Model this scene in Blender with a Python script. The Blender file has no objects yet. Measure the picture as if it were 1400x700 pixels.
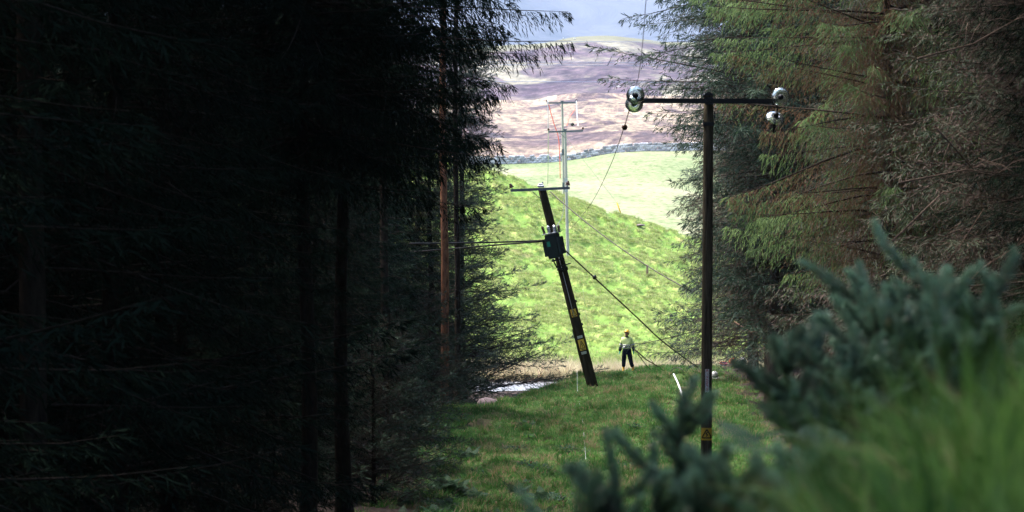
import bpy, math, random
import numpy as np
from mathutils import Vector, Matrix
random.seed(7)
RNG = np.random.default_rng(11)
SC = bpy.context.scene
C = SC.collection
R = math.radians

# ------------------------------------------------------------------ camera
FPX = 3889.0          # focal length in pixels of the 1400 px wide photograph
EYE = 6.6
cam_d = bpy.data.cameras.new('camera')
cam = bpy.data.objects.new('camera', cam_d); C.objects.link(cam)
cam.location = (0, 0, EYE); cam.rotation_euler = (R(90), 0, 0)
cam_d.sensor_width = 36; cam_d.lens = FPX / 1400 * 36
cam_d.shift_y = -50 / 1400
cam_d.clip_start = 0.1; cam_d.clip_end = 20000
cam_d.dof.use_dof = True; cam_d.dof.focus_distance = 108; cam_d.dof.aperture_fstop = 4.3
SC.camera = cam

# ------------------------------------------------------------------ light
SUN_AZ, SUN_EL = R(-68), R(61)      # high on the left, a little ahead of the camera
W = bpy.data.worlds.new('World'); SC.world = W; W.use_nodes = True
nt = W.node_tree; bg = nt.nodes['Background']
sky = nt.nodes.new('ShaderNodeTexSky'); sky.sky_type = 'NISHITA'; sky.sun_disc = False
sky.sun_elevation = SUN_EL; sky.sun_rotation = SUN_AZ
sky.air_density = 1.0; sky.dust_density = 3.0; sky.ozone_density = 1.0
nt.links.new(sky.outputs[0], bg.inputs[0]); bg.inputs[1].default_value = 0.11
sl = bpy.data.lights.new('sun', 'SUN'); sl.energy = 2.0; sl.angle = R(15); sl.color = (1, .955, .88)
so = bpy.data.objects.new('sun', sl); C.objects.link(so)
sdir = Vector((math.sin(SUN_AZ) * math.cos(SUN_EL), math.cos(SUN_AZ) * math.cos(SUN_EL), math.sin(SUN_EL)))
so.rotation_euler = sdir.to_track_quat('Z', 'Y').to_euler(); so.location = (0, 0, 40)
SC.view_settings.view_transform = 'Standard'; SC.view_settings.look = 'None'
SC.view_settings.exposure = 2.2; SC.view_settings.gamma = 1
SC.render.engine = 'CYCLES'
SC.cycles.max_bounces = 6; SC.cycles.diffuse_bounces = 3; SC.cycles.glossy_bounces = 3
SC.cycles.transmission_bounces = 5; SC.cycles.volume_bounces = 1; SC.cycles.transparent_max_bounces = 6
SC.cycles.use_denoising = True

# ------------------------------------------------------------------ helpers
def P(px, py, d):
    """place of the thing that the photograph shows at (px, py), d metres away"""
    return Vector(((px - 700) * d / FPX, d, EYE - (py - 300) * d / FPX))

def tag(o, label=None, cat=None, group=None, kind=None):
    if label: o['label'] = label
    if cat: o['category'] = cat
    if group: o['group'] = group
    if kind: o['kind'] = kind
    return o

def empty(name, loc, rot=(0, 0, 0), label=None, cat=None, group=None):
    o = bpy.data.objects.new(name, None); C.objects.link(o)
    o.location = loc; o.rotation_euler = rot; o.empty_display_size = .2
    return tag(o, label, cat, group)

def np_mesh(name, V, F, attrs=None, smooth=False, mats=None, midx=None):
    V = np.asarray(V, dtype=np.float32); F = np.asarray(F, dtype=np.int32)
    k = F.shape[1]; m = bpy.data.meshes.new(name)
    m.vertices.add(len(V)); m.vertices.foreach_set('co', V.ravel())
    m.loops.add(F.size); m.loops.foreach_set('vertex_index', F.ravel())
    m.polygons.add(len(F))
    m.polygons.foreach_set('loop_start', np.arange(0, F.size, k, dtype=np.int32))
    m.polygons.foreach_set('loop_total', np.full(len(F), k, dtype=np.int32))
    if smooth: m.polygons.foreach_set('use_smooth', np.ones(len(F), dtype=bool))
    for a, arr in (attrs or {}).items():
        at = m.attributes.new(a, 'FLOAT', 'POINT'); at.data.foreach_set('value', np.asarray(arr, dtype=np.float32))
    for mt in (mats or []): m.materials.append(mt)
    if midx is not None: m.polygons.foreach_set('material_index', np.asarray(midx, dtype=np.int32))
    m.update(calc_edges=True)
    return m

def link(name, mesh, parent=None, loc=None, rot=None):
    o = bpy.data.objects.new(name, mesh); C.objects.link(o)
    if parent: o.parent = parent
    if loc is not None: o.location = loc
    if rot is not None: o.rotation_euler = rot
    return o

class MB:
    """collects shapes into one mesh"""
    def __init__(s): s.v = []; s.f = []; s.m = []; s.cur = 0
    def add(s, vs, fs):
        n = len(s.v); s.v += [tuple(v) for v in vs]; s.f += [tuple(i + n for i in f) for f in fs]; s.m += [s.cur] * len(fs)
        return s
    def box(s, c, size, rot=None, bev=0.0):
        hx, hy, hz = [q / 2 for q in size]; c = Vector(c); M = rot or Matrix.Identity(3)
        b = min(bev, hx * .9, hy * .9, hz * .9)
        if b <= 0:
            vs = [c + M @ Vector((x, y, z)) for z in (-hz, hz) for x, y in ((-hx, -hy), (hx, -hy), (hx, hy), (-hx, hy))]
            return s.add(vs, [(3, 2, 1, 0), (4, 5, 6, 7), (0, 1, 5, 4), (1, 2, 6, 5), (2, 3, 7, 6), (3, 0, 4, 7)])
        rings = []
        for z, ins in ((-hz, b), (-hz + b, 0), (hz - b, 0), (hz, b)):
            x, y = hx - ins, hy - ins
            rings.append([(-x + b * .3, -y, z), (x - b * .3, -y, z), (x, -y + b * .3, z), (x, y - b * .3, z), (x - b * .3, y, z), (-x + b * .3, y, z), (-x, y - b * .3, z), (-x, -y + b * .3, z)])
        vs = [c + M @ Vector(v) for r_ in rings for v in r_]
        fs = [tuple(range(7, -1, -1)), tuple(range(24, 32))]
        for k in range(3):
            for i in range(8):
                j = (i + 1) % 8; fs.append((k * 8 + i, k * 8 + j, (k + 1) * 8 + j, (k + 1) * 8 + i))
        return s.add(vs, fs)
    def tube(s, pts, rad, n=8, cap=True):
        pts = [Vector(p) for p in pts]
        if not hasattr(rad, '__len__'): rad = [rad] * len(pts)
        base = len(s.v); vs = []; prev = None
        for i, p in enumerate(pts):
            t = (pts[min(i + 1, len(pts) - 1)] - pts[max(i - 1, 0)]).normalized()
            if prev is None:
                a = Vector((0, 0, 1)) if abs(t.z) < .9 else Vector((1, 0, 0))
                u = t.cross(a).normalized()
            else: u = (prev - t * prev.dot(t)).normalized()
            prev = u; w = t.cross(u)
            for k in range(n):
                an = 2 * math.pi * k / n
                vs.append(p + (u * math.cos(an) + w * math.sin(an)) * rad[i])
        fs = []
        for i in range(len(pts) - 1):
            for k in range(n):
                j = (k + 1) % n; fs.append((i * n + k, i * n + j, (i + 1) * n + j, (i + 1) * n + k))
        if cap: fs.append(tuple(range(n - 1, -1, -1))); fs.append(tuple((len(pts) - 1) * n + k for k in range(n)))
        return s.add(vs, fs)
    def lathe(s, prof, c=(0, 0, 0), rot=None, n=20):
        M = rot or Matrix.Identity(3); c = Vector(c)
        vs = [c + M @ Vector((r_ * math.cos(2 * math.pi * k / n), r_ * math.sin(2 * math.pi * k / n), z)) for r_, z in prof for k in range(n)]
        fs = []
        for i in range(len(prof) - 1):
            for k in range(n):
                j = (k + 1) % n; fs.append((i * n + k, i * n + j, (i + 1) * n + j, (i + 1) * n + k))
        return s.add(vs, fs)
    def build(s, name, mats, parent=None, smooth=False, loc=None, rot=None):
        m = bpy.data.meshes.new(name); m.from_pydata(s.v, [], s.f)
        for mt in (mats if isinstance(mats, (list, tuple)) else [mats]): m.materials.append(mt)
        for p, i in zip(m.polygons, s.m): p.material_index = i; p.use_smooth = smooth
        m.update(); return link(name, m, parent, loc, rot)

def hash2(ix, iy, seed):
    h = (ix.astype(np.int64) * 374761393 + iy.astype(np.int64) * 668265263 + seed * 982451653) & 0xffffffff
    h = ((h ^ (h >> 13)) * 1274126177) & 0xffffffff
    return ((h ^ (h >> 16)) & 0xffff) / 65535.0
def vnoise(x, y, seed=0):
    ix = np.floor(x); iy = np.floor(y); fx = x - ix; fy = y - iy
    fx = fx * fx * (3 - 2 * fx); fy = fy * fy * (3 - 2 * fy)
    a = hash2(ix, iy, seed); b = hash2(ix + 1, iy, seed); c = hash2(ix, iy + 1, seed); d = hash2(ix + 1, iy + 1, seed)
    return (a * (1 - fx) + b * fx) * (1 - fy) + (c * (1 - fx) + d * fx) * fy
def fbm(x, y, seed=0, o=3):
    s = 0; a = 1; t = 0
    for k in range(o):
        s = s + a * vnoise(x * 2 ** k, y * 2 ** k, seed + k); t += a; a *= .5
    return s / t
def sm(a, b, x):
    t = np.clip((x - a) / (b - a), 0, 1); return t * t * (3 - 2 * t)

# ------------------------------------------------------------------ terrain height
RIVER_Z = -1.5
def height(x, y):
    x = np.asarray(x, dtype=float); y = np.asarray(y, dtype=float)
    # bank under and beside the camera
    zb = 4.7 + 1.7 * sm(-.6, .9, x) + .22 * np.clip(x - .9, 0, 9) - .12 * np.clip(-x - 1, 0, 14)
    zb = zb - .1 * np.clip(y - 4, 0, 20) + .25 * (fbm(x * .9, y * .9, 3) - .5)
    near = zb * (1 - sm(11, 33, y))
    # floor of the cutting, a broad mound, its edge falling to the river
    floor = .5 * (fbm(x * .22, y * .12, 5) - .5) + .50 * (fbm(x * 1.1 + .4 * y, y * .7, 6, 4) - .5) + .55 * np.exp(-((x - 4.9) / 1.9) ** 2 - ((y - 95) / 11) ** 2) + .22 * np.exp(-((x - 3.0) / 1.5) ** 2 - ((y - 112) / 6) ** 2)
    floor = floor + .20 * sm(.46, .62, fbm(x * 1.7 + .3 * y, y * 1.0, 8, 2))
    floor = floor * sm(28, 45, y) - .22
    floor = floor + .05 * np.clip(np.abs(x - 3) - 8, 0, 30) * (1 - sm(110, 140, y))
    ye = np.interp(x, [-30, -1.5, 1.4, 4, 7, 20], [97, 100, 110, 121, 127, 130])
    edge = sm(0, 9, y - ye)
    low = -1.35 + .25 * (fbm(x * .8, y * .8, 9) - .5)
    z = (near + floor) * (1 - edge) + low * edge
    chan = sm(132.5, 134.2, y) * (1 - sm(140, 142.5, y))
    z = z * (1 - chan) - 2.1 * chan
    # tussocky hillside with a crest
    u = np.clip((y - 148) / 74, 0, 1.0)
    crest = 8.6 + 10 * np.tanh(.35 * (4.1 - x) / 10)
    hill = -1.35 + (crest + 1.35) * u ** 1.9
    after = np.clip((y - 218) / 25, 0, 1)
    md = 4.2 + (y - 245) * .0595 + 1.05 * np.tanh((x - 12) / 5.5) * sm(330, 450, y)
    hill = hill * (1 - sm(0, 1, after)) + np.minimum(md, 30) * sm(0, 1, after)
    tus = fbm(x * 1.35 + .4 * y, y * .8, 21, 3) - .45
    tus = .30 * sm(-.04, .16, tus) + .22 * np.clip(vnoise(x * 2.3, y * 1.5, 22) - .4, 0, 1)
    hill = hill + tus * sm(150, 160, y) * (1 - sm(232, 250, y)) + .25 * (fbm(x * .08, y * .08, 23) - .5) * sm(150, 170, y) * 4
    z = np.where(y > 143, z * 0 + np.where(y < 148, -1.35, hill), z)
    # meadow swells, moor and hill
    z = z + 1.6 * (fbm(x / 34, y / 26, 31) - .5) * sm(260, 330, y) * (1 - sm(430, 450, y))
    mz = 16.4 + 1.05 * np.tanh((x - 12) / 5.5) - 3.0 * sm(452, 466, y) * (1 - sm(480, 540, y)) + (np.clip(y, 450, 900) - 450) * .061 + 2.2 * (fbm(x / 30, y / 18, 33, 4) - .5) * sm(455, 480, y)
    ridge = 105.5 + 7 * np.exp(-((x - 47) / 24) ** 2) + 2.5 * np.tanh((x - 60) / 20) + 5 * (fbm(x / 60, x / 60 + 3, 35) - .5)
    v = np.clip((y - 880) / 720, 0, 1)
    hz = (mz * (1 - v ** 1.15) + ridge * v ** 1.15) + 7 * (fbm(x / 90, y / 70, 36, 4) - .5) * sm(900, 1000, y) * (1 - sm(1450, 1600, y)) 
    w = sm(1600, 2000, y)
    mt = 70 + 640 * sm(2300, 6800, y) + 150 * (fbm(x / 900, y / 900, 38, 4) - .5) * sm(2200, 3600, y)
    far = hz * (1 - w) + mt * w
    return np.where(y > 450, far, z)
def hz(x, y): return float(height(np.array([x]), np.array([y]))[0])

# ------------------------------------------------------------------ materials
def mat(name, rough=.8, spec=.3):
    m = bpy.data.materials.new(name); m.use_nodes = True
    b = m.node_tree.nodes['Principled BSDF']; b.inputs['Roughness'].default_value = rough
    b.inputs['Specular IOR Level'].default_value = spec
    return m, m.node_tree, b
def N(nt, t, **kw):
    n = nt.nodes.new(t)
    for k, v in kw.items(): setattr(n, k, v)
    return n
def noise(nt, scale, detail=4, rough=.6, vec=None, dist=0):
    n = N(nt, 'ShaderNodeTexNoise'); n.inputs['Scale'].default_value = scale; n.inputs['Detail'].default_value = detail
    n.inputs['Roughness'].default_value = rough; n.inputs['Distortion'].default_value = dist
    if vec is not None: nt.links.new(vec, n.inputs['Vector'])
    return n
def ramp(nt, src, stops):
    r_ = N(nt, 'ShaderNodeValToRGB'); e = r_.color_ramp.elements
    while len(e) < len(stops): e.new(.5)
    for el, (p, c) in zip(e, stops): el.position = p; el.color = (*c, 1) if len(c) == 3 else c
    nt.links.new(src, r_.inputs[0]); return r_
def mixc(nt, fac, a, b, mode='MIX'):
    m = N(nt, 'ShaderNodeMix', data_type='RGBA', blend_type=mode)
    for s, v in ((m.inputs[0], fac), (m.inputs[6], a), (m.inputs[7], b)):
        if hasattr(v, 'is_linked') or hasattr(v, 'links'): nt.links.new(v, s)
        elif isinstance(v, (int, float)): s.default_value = v
        else: s.default_value = (*v, 1)
    return m.outputs[2]
def geo_pos(nt, scale=(1, 1, 1), rot=(0, 0, 0)):
    g = N(nt, 'ShaderNodeNewGeometry'); mp = N(nt, 'ShaderNodeMapping'); mp.inputs['Scale'].default_value = scale; mp.inputs['Rotation'].default_value = rot
    nt.links.new(g.outputs['Position'], mp.inputs[0]); return mp.outputs[0]
def bump(nt, b, h, dist=.05, st=.6):
    bp = N(nt, 'ShaderNodeBump'); bp.inputs['Distance'].default_value = dist; bp.inputs['Strength'].default_value = st
    nt.links.new(h, bp.inputs['Height']); nt.links.new(bp.outputs[0], b.inputs['Normal'])
def solid(name, col, rough=.6, metal=0, var=.25, scale=30, spec=.4):
    m, nt, b = mat(name, rough, spec); tc = N(nt, 'ShaderNodeTexCoord')
    n = noise(nt, scale, 5, vec=tc.outputs['Object'])
    lo = tuple(c * (1 - var) for c in col); hi = tuple(min(1, c * (1 + var)) for c in col)
    r_ = ramp(nt, n.outputs[0], [(.3, lo), (.7, hi)])
    nt.links.new(r_.outputs[0], b.inputs['Base Color']); b.inputs['Metallic'].default_value = metal
    bump(nt, b, n.outputs[0], .004, .4)
    return m

def leafy(name, g1, g2, dead=(.10, .062, .045), trans=.3, spec=.12, rough=.65):
    """foliage: colour varies per spray (attribute rnd) and per plant, dead needles by attribute dead"""
    m = bpy.data.materials.new(name); m.use_nodes = True; nt = m.node_tree
    out = nt.nodes['Material Output']; b = nt.nodes['Principled BSDF']
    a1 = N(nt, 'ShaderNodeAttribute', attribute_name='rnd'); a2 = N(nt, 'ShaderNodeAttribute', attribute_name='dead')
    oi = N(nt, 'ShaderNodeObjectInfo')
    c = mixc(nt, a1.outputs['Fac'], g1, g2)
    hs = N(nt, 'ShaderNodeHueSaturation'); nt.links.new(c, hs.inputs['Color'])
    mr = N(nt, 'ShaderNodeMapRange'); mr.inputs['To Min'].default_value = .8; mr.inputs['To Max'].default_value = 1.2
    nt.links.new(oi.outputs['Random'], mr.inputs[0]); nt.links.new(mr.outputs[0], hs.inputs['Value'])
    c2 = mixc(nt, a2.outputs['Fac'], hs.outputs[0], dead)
    nt.links.new(c2, b.inputs['Base Color']); b.inputs['Roughness'].default_value = rough
    b.inputs['Specular IOR Level'].default_value = spec
    tr = N(nt, 'ShaderNodeBsdfTranslucent'); nt.links.new(c2, tr.inputs[0])
    mx = N(nt, 'ShaderNodeMixShader'); mx.inputs[0].default_value = trans
    if spec == 0: b = N(nt, 'ShaderNodeBsdfDiffuse'); nt.links.new(c2, b.inputs[0])
    nt.links.new(b.outputs[0], mx.inputs[1]); nt.links.new(tr.outputs[0], mx.inputs[2])
    nt.links.new(mx.outputs[0], out.inputs[0]); return m

M = {}
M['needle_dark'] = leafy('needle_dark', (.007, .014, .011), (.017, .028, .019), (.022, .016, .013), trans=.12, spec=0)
M['needle_mid'] = leafy('needle_mid', (.018, .038, .024), (.045, .072, .044), (.075, .052, .04), trans=.15)
M['needle_blue'] = leafy('needle_blue', (.032, .055, .044), (.080, .105, .088), (.12, .08, .07), trans=.2)
M['needle_bright'] = leafy('needle_bright', (.022, .050, .022), (.20, .30, .11), (.12, .06, .038), trans=.45)
M['needle_brown'] = leafy('needle_brown', (.03, .05, .03), (.065, .08, .048), (.105, .068, .058), trans=.2)
M['gorse'] = leafy('gorse', (.005, .022, .012), (.17, .30, .20), (.12, .09, .06), spec=.4, rough=.45)
M['frond'] = leafy('frond', (.02, .05, .035), (.07, .11, .08), (.2, .13, .06))
M['fern_dark'] = leafy('fern_dark', (.02, .055, .03), (.06, .10, .06), (.12, .07, .04))
M['grass_bank'] = leafy('grass_bank', (.012, .045, .012), (.075, .155, .032), (.17, .15, .075), trans=.28)
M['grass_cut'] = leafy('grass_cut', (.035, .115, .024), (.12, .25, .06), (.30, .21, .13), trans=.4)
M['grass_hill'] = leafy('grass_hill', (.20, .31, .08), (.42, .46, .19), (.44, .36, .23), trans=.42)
M['reed'] = leafy('reed', (.42, .39, .22), (.62, .55, .38), (.45, .33, .25), trans=.5)

def mk_bark(name, c1, c2, rough=.9, zs=.35, xs=5):
    m, nt, b = mat(name, rough, .04); tc = N(nt, 'ShaderNodeTexCoord')
    mp = N(nt, 'ShaderNodeMapping'); mp.inputs['Scale'].default_value = (xs, xs, xs * zs); nt.links.new(tc.outputs['Object'], mp.inputs[0])
    n = noise(nt, 2.2, 6, .7, mp.outputs[0], .5); r_ = ramp(nt, n.outputs[0], [(.32, c1), (.68, c2)])
    nt.links.new(r_.outputs[0], b.inputs['Base Color']); bump(nt, b, n.outputs[0], .03, .9); return m
M['bark'] = mk_bark('bark', (.010, .008, .007), (.036, .028, .022))
M['bark_mid'] = mk_bark('bark_mid', (.035, .026, .022), (.11, .082, .066))
M['bark_orange'] = mk_bark('bark_orange', (.06, .03, .02), (.24, .11, .06))
M['bark_pink'] = mk_bark('bark_pink', (.10, .07, .06), (.22, .16, .13))
M['limb'] = mk_bark('limb', (.02, .016, .013), (.06, .046, .038))
M['pole_near'] = mk_bark('pole_near', (.02, .017, .013), (.20, .165, .115), .75, .06, 14)
M['pole_lean'] = mk_bark('pole_lean', (.012, .010, .006), (.05, .042, .022), .75, .06, 12)
M['pole_grey'] = mk_bark('pole_grey', (.26, .25, .23), (.48, .46, .42), .85, .05, 10)
M['steel_dark'] = solid('steel_dark', (.018, .018, .022), .45, .6)
M['steel_grey'] = solid('steel_grey', (.11, .13, .15), .5, .5)
M['alu'] = solid('alu', (.55, .56, .58), .35, .8)
M['tank'] = solid('tank', (.016, .028, .026), .4, .2)
M['tank_green'] = solid('tank_green', (.01, .20, .12), .5)
M['porcelain'] = solid('porcelain', (.06, .022, .016), .15, 0)
M['wire'] = solid('wire', (.05, .042, .036), .5, .5)
M['wire_pale'] = solid('wire_pale', (.5, .52, .52), .4, .5)
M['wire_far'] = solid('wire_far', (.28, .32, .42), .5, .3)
M['rope_red'] = solid('rope_red', (.75, .12, .07), .7)
M['yellow'] = solid('yellow', (.72, .46, .06), .5, 0, .12, 8)
M['black'] = solid('black', (.012, .012, .012), .5)
M['white'] = solid('white', (.80, .80, .80), .4, 0, .06)
M['red'] = solid('red', (.6, .04, .04), .5)
M['hivis'] = solid('hivis', (.72, .86, .34), .7, 0, .12, 6)
M['reflect'] = solid('reflect', (.62, .62, .66), .3, .3, .08)
M['navy'] = solid('navy', (.007, .008, .022), .95, 0, .3, 12, spec=.05)
M['skin'] = solid('skin', (.48, .24, .17), .6, 0, .1)
M['hair'] = solid('hair', (.03, .018, .01), .8)
M['helmet_yellow'] = solid('helmet_yellow', (.85, .50, .04), .3, 0, .08)
M['glove'] = solid('glove', (.0, .30, .22), .7)
M['boot'] = solid('boot', (.72, .38, .03), .6)
M['orange'] = solid('orange', (.75, .16, .03), .4)
M['blue'] = solid('blue', (.03, .06, .35), .6)
M['stone'] = solid('stone', (.42, .41, .45), .9, 0, .4, 3)
_n = M['stone'].node_tree; _o = N(_n, 'ShaderNodeObjectInfo'); _m = N(_n, 'ShaderNodeMapRange'); _m.inputs['To Min'].default_value = .45; _m.inputs['To Max'].default_value = 1.5
_l = [l for l in _n.links if l.to_socket.name == 'Base Color'][0]; _src = _l.from_socket; _n.links.new(_o.outputs['Random'], _m.inputs[0])
_h = N(_n, 'ShaderNodeHueSaturation'); _n.links.new(_src, _h.inputs['Color']); _n.links.new(_m.outputs[0], _h.inputs['Value']); _n.links.new(_h.outputs[0], _n.nodes['Principled BSDF'].inputs['Base Color'])
M['stone_pale'] = solid('stone_pale', (.62, .60, .58), .9, 0, .2, 3)
M['stone_pink'] = solid('stone_pink', (.17, .125, .13), .9, 0, .35, 6)
M['fleece'] = solid('fleece', (.8, .79, .74), .95, 0, .1, 6)
M['deadwood'] = mk_bark('deadwood', (.14, .09, .07), (.34, .22, .17))

mg, nt, b = mat('glass_disc', .15, .4)
b.inputs['Base Color'].default_value = (.66, .72, .70, 1); b.inputs['Transmission Weight'].default_value = .9; b.inputs['IOR'].default_value = 1.33
M['glass'] = mg

# terrain materials
def terrain_mat(kind):
    m, nt, b = mat(kind, .95, .15)
    if kind == 'ground':
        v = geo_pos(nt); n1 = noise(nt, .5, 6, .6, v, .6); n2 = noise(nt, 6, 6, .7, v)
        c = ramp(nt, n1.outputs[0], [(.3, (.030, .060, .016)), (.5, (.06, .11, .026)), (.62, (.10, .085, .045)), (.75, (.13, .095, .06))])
        c2 = ramp(nt, n2.outputs[0], [(.3, (.45, .45, .45)), (.7, (1.3, 1.3, 1.3))])
        col = mixc(nt, 1, c.outputs[0], c2.outputs[0], 'MULTIPLY')
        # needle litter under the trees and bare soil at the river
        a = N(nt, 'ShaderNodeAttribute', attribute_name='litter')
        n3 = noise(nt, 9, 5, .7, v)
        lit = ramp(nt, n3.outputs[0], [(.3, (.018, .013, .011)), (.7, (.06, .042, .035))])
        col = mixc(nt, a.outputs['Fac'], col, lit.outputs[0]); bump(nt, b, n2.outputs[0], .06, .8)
    elif kind == 'hillside':
        v = geo_pos(nt); n1 = noise(nt, .35, 5, .6, v); n2 = noise(nt, 3.2, 6, .7, v, .4)
        c = ramp(nt, n1.outputs[0], [(.35, (.23, .33, .09)), (.55, (.34, .40, .14)), (.7, (.42, .38, .20))])
        c2 = ramp(nt, n2.outputs[0], [(.33, (.5, .62, .4)), (.5, (.9, .95, .85)), (.68, (1.45, 1.2, 1.1))])
        col = mixc(nt, 1, c.outputs[0], c2.outputs[0], 'MULTIPLY'); bump(nt, b, n2.outputs[0], .18, .9)
        a = N(nt, 'ShaderNodeAttribute', attribute_name='hump'); col = mixc(nt, a.outputs['Fac'], (.17, .28, .06), col)
    elif kind == 'meadow':
        v = geo_pos(nt, (1, .35, 1)); n1 = noise(nt, .045, 6, .65, v, .8); n2 = noise(nt, 1.4, 6, .7, geo_pos(nt, (1, .6, 1)))
        c = ramp(nt, n1.outputs[0], [(.3, (.12, .175, .075)), (.5, (.20, .23, .12)), (.62, (.27, .26, .17)), (.75, (.26, .225, .17))])
        c2 = ramp(nt, n2.outputs[0], [(.36, (.55, .68, .5)), (.5, (1, 1, 1)), (.64, (1.35, 1.25, 1.3))])
        col = mixc(nt, 1, c.outputs[0], c2.outputs[0], 'MULTIPLY'); bump(nt, b, n2.outputs[0], .2, .8)
    elif kind == 'moor':
        v = geo_pos(nt, (1, .16, .3)); n1 = noise(nt, .028, 9, .68, v, 1.2); n2 = noise(nt, .5, 6, .7, geo_pos(nt, (1, .3, 1)))
        c = ramp(nt, n1.outputs[0], [(.34, (.05, .045, .06)), (.43, (.10, .07, .075)), (.5, (.27, .22, .16)), (.55, (.14, .095, .09)), (.60, (.36, .31, .23)), (.72, (.20, .20, .12))])
        c2 = ramp(nt, n2.outputs[0], [(.35, (.45, .43, .5)), (.5, (1, 1, 1)), (.65, (1.8, 1.75, 1.6))])
        col = mixc(nt, 1, c.outputs[0], c2.outputs[0], 'MULTIPLY'); bump(nt, b, n2.outputs[0], .6, .8)
    elif kind == 'heather_hill':
        v = geo_pos(nt, (1, .22, .5)); n1 = noise(nt, .016, 9, .68, v, 1.4); n2 = noise(nt, .16, 7, .75, geo_pos(nt, (1, .35, 1)))
        c = ramp(nt, n1.outputs[0], [(.34, (.035, .028, .05)), (.44, (.072, .052, .075)), (.51, (.10, .08, .092)), (.56, (.165, .155, .125)), (.66, (.23, .22, .165))])
        c2 = ramp(nt, n2.outputs[0], [(.36, (.45, .45, .55)), (.5, (1, 1, 1)), (.64, (1.9, 1.8, 1.7))])
        col = mixc(nt, 1, c.outputs[0], c2.outputs[0], 'MULTIPLY')
        a = N(nt, 'ShaderNodeAttribute', attribute_name='top'); col = mixc(nt, a.outputs['Fac'], col, (.16, .16, .10))
        bump(nt, b, n2.outputs[0], 2, .7)
    else:
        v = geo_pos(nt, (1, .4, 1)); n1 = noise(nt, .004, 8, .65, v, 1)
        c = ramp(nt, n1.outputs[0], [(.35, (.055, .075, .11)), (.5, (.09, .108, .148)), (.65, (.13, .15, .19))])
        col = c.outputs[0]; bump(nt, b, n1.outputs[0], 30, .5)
    nt.links.new(col, b.inputs['Base Color']); return m

def sheet(name, xs, ys, m, attrs=None):
    X, Y = np.meshgrid(xs, ys); Z = height(X, Y)
    V = np.stack([X.ravel(), Y.ravel(), Z.ravel()], 1); nx, ny = len(xs), len(ys)
    i = np.arange((nx - 1) * (ny - 1)); a = (i // (nx - 1)) * nx + i % (nx - 1)
    F = np.stack([a, a + 1, a + nx + 1, a + nx], 1)
    at = {k: f(X, Y).ravel() for k, f in (attrs or {}).items()}
    return tag(link(name, np_mesh(name, V, F, at, True, [m])), kind='structure')
def axis(*segs):
    out = []
    for a, b_, st in segs: out.append(np.arange(a, b_ - 1e-6, st))
    return np.concatenate(out + [[segs[-1][1]]])
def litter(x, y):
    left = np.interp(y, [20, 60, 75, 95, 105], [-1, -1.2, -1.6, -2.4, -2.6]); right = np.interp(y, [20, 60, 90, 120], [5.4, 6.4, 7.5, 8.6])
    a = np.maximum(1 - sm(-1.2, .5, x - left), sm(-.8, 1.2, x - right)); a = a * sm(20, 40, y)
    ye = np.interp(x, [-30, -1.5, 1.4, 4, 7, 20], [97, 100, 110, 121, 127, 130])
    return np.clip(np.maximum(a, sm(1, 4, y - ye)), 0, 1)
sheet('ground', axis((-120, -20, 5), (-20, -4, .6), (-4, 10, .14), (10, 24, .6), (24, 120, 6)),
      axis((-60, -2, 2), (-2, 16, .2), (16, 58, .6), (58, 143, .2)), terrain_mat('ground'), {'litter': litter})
sheet('hillside', axis((-160, -12, 4), (-12, 24, .16), (24, 160, 4)), axis((143, 252, .22)), terrain_mat('hillside'), {'hump': lambda x, y: sm(.44, .60, fbm(x * 1.35 + .4 * y, y * .8, 21, 3))})
sheet('meadow', axis((-300, -40, 10), (-40, 60, 1), (60, 300, 10)), axis((252, 450, 1)), terrain_mat('meadow'))
sheet('moor', axis((-600, -60, 20), (-60, 110, 1.5), (110, 600, 20)), axis((450, 900, 2)), terrain_mat('moor'))
sheet('heather_hill', axis((-2400, -150, 90), (-150, 250, 4), (250, 2400, 90)), axis((900, 2000, 6)), terrain_mat('heather_hill'),
      {'top': lambda x, y: sm(1480, 1590, y + 60 * (fbm(x / 25, y / 40, 41) - .5))})
sheet('mountain', axis((-9000, 9000, 150)), axis((2000, 9000, 100)), terrain_mat('mountain'))
# river
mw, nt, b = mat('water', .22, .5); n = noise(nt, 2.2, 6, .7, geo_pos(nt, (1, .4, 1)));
rw = ramp(nt, n.outputs[0], [(.40, (.05, .055, .05)), (.58, (.42, .42, .46))]); nt.links.new(rw.outputs[0], b.inputs['Base Color']); bump(nt, b, n.outputs[0], .3, 1)  # pale patches in the base colour stand in for reflected sky
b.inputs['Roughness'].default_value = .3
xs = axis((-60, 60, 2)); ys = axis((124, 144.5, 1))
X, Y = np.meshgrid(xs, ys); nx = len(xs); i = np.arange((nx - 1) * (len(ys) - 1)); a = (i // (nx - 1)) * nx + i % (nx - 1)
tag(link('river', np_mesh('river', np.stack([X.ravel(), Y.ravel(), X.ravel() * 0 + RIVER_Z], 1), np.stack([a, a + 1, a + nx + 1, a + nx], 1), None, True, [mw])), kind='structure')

# ------------------------------------------------------------------ blades and instancing
def unit(v): return v / np.maximum(np.linalg.norm(v, axis=-1, keepdims=True), 1e-9)
def blades(p, d, l, w, rng, up=None):
    """narrow kites from p along d"""
    n = len(p); d = unit(d); r_ = rng.normal(size=(n, 3)) if up is None else up
    s = unit(np.cross(d, r_)) * (w / 2)[:, None]; l = l[:, None]
    V = np.stack([p, p + d * l * .45 + s, p + d * l, p + d * l * .45 - s], 1).reshape(-1, 3)
    F = np.arange(4 * n).reshape(-1, 4); return V, F

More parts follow.
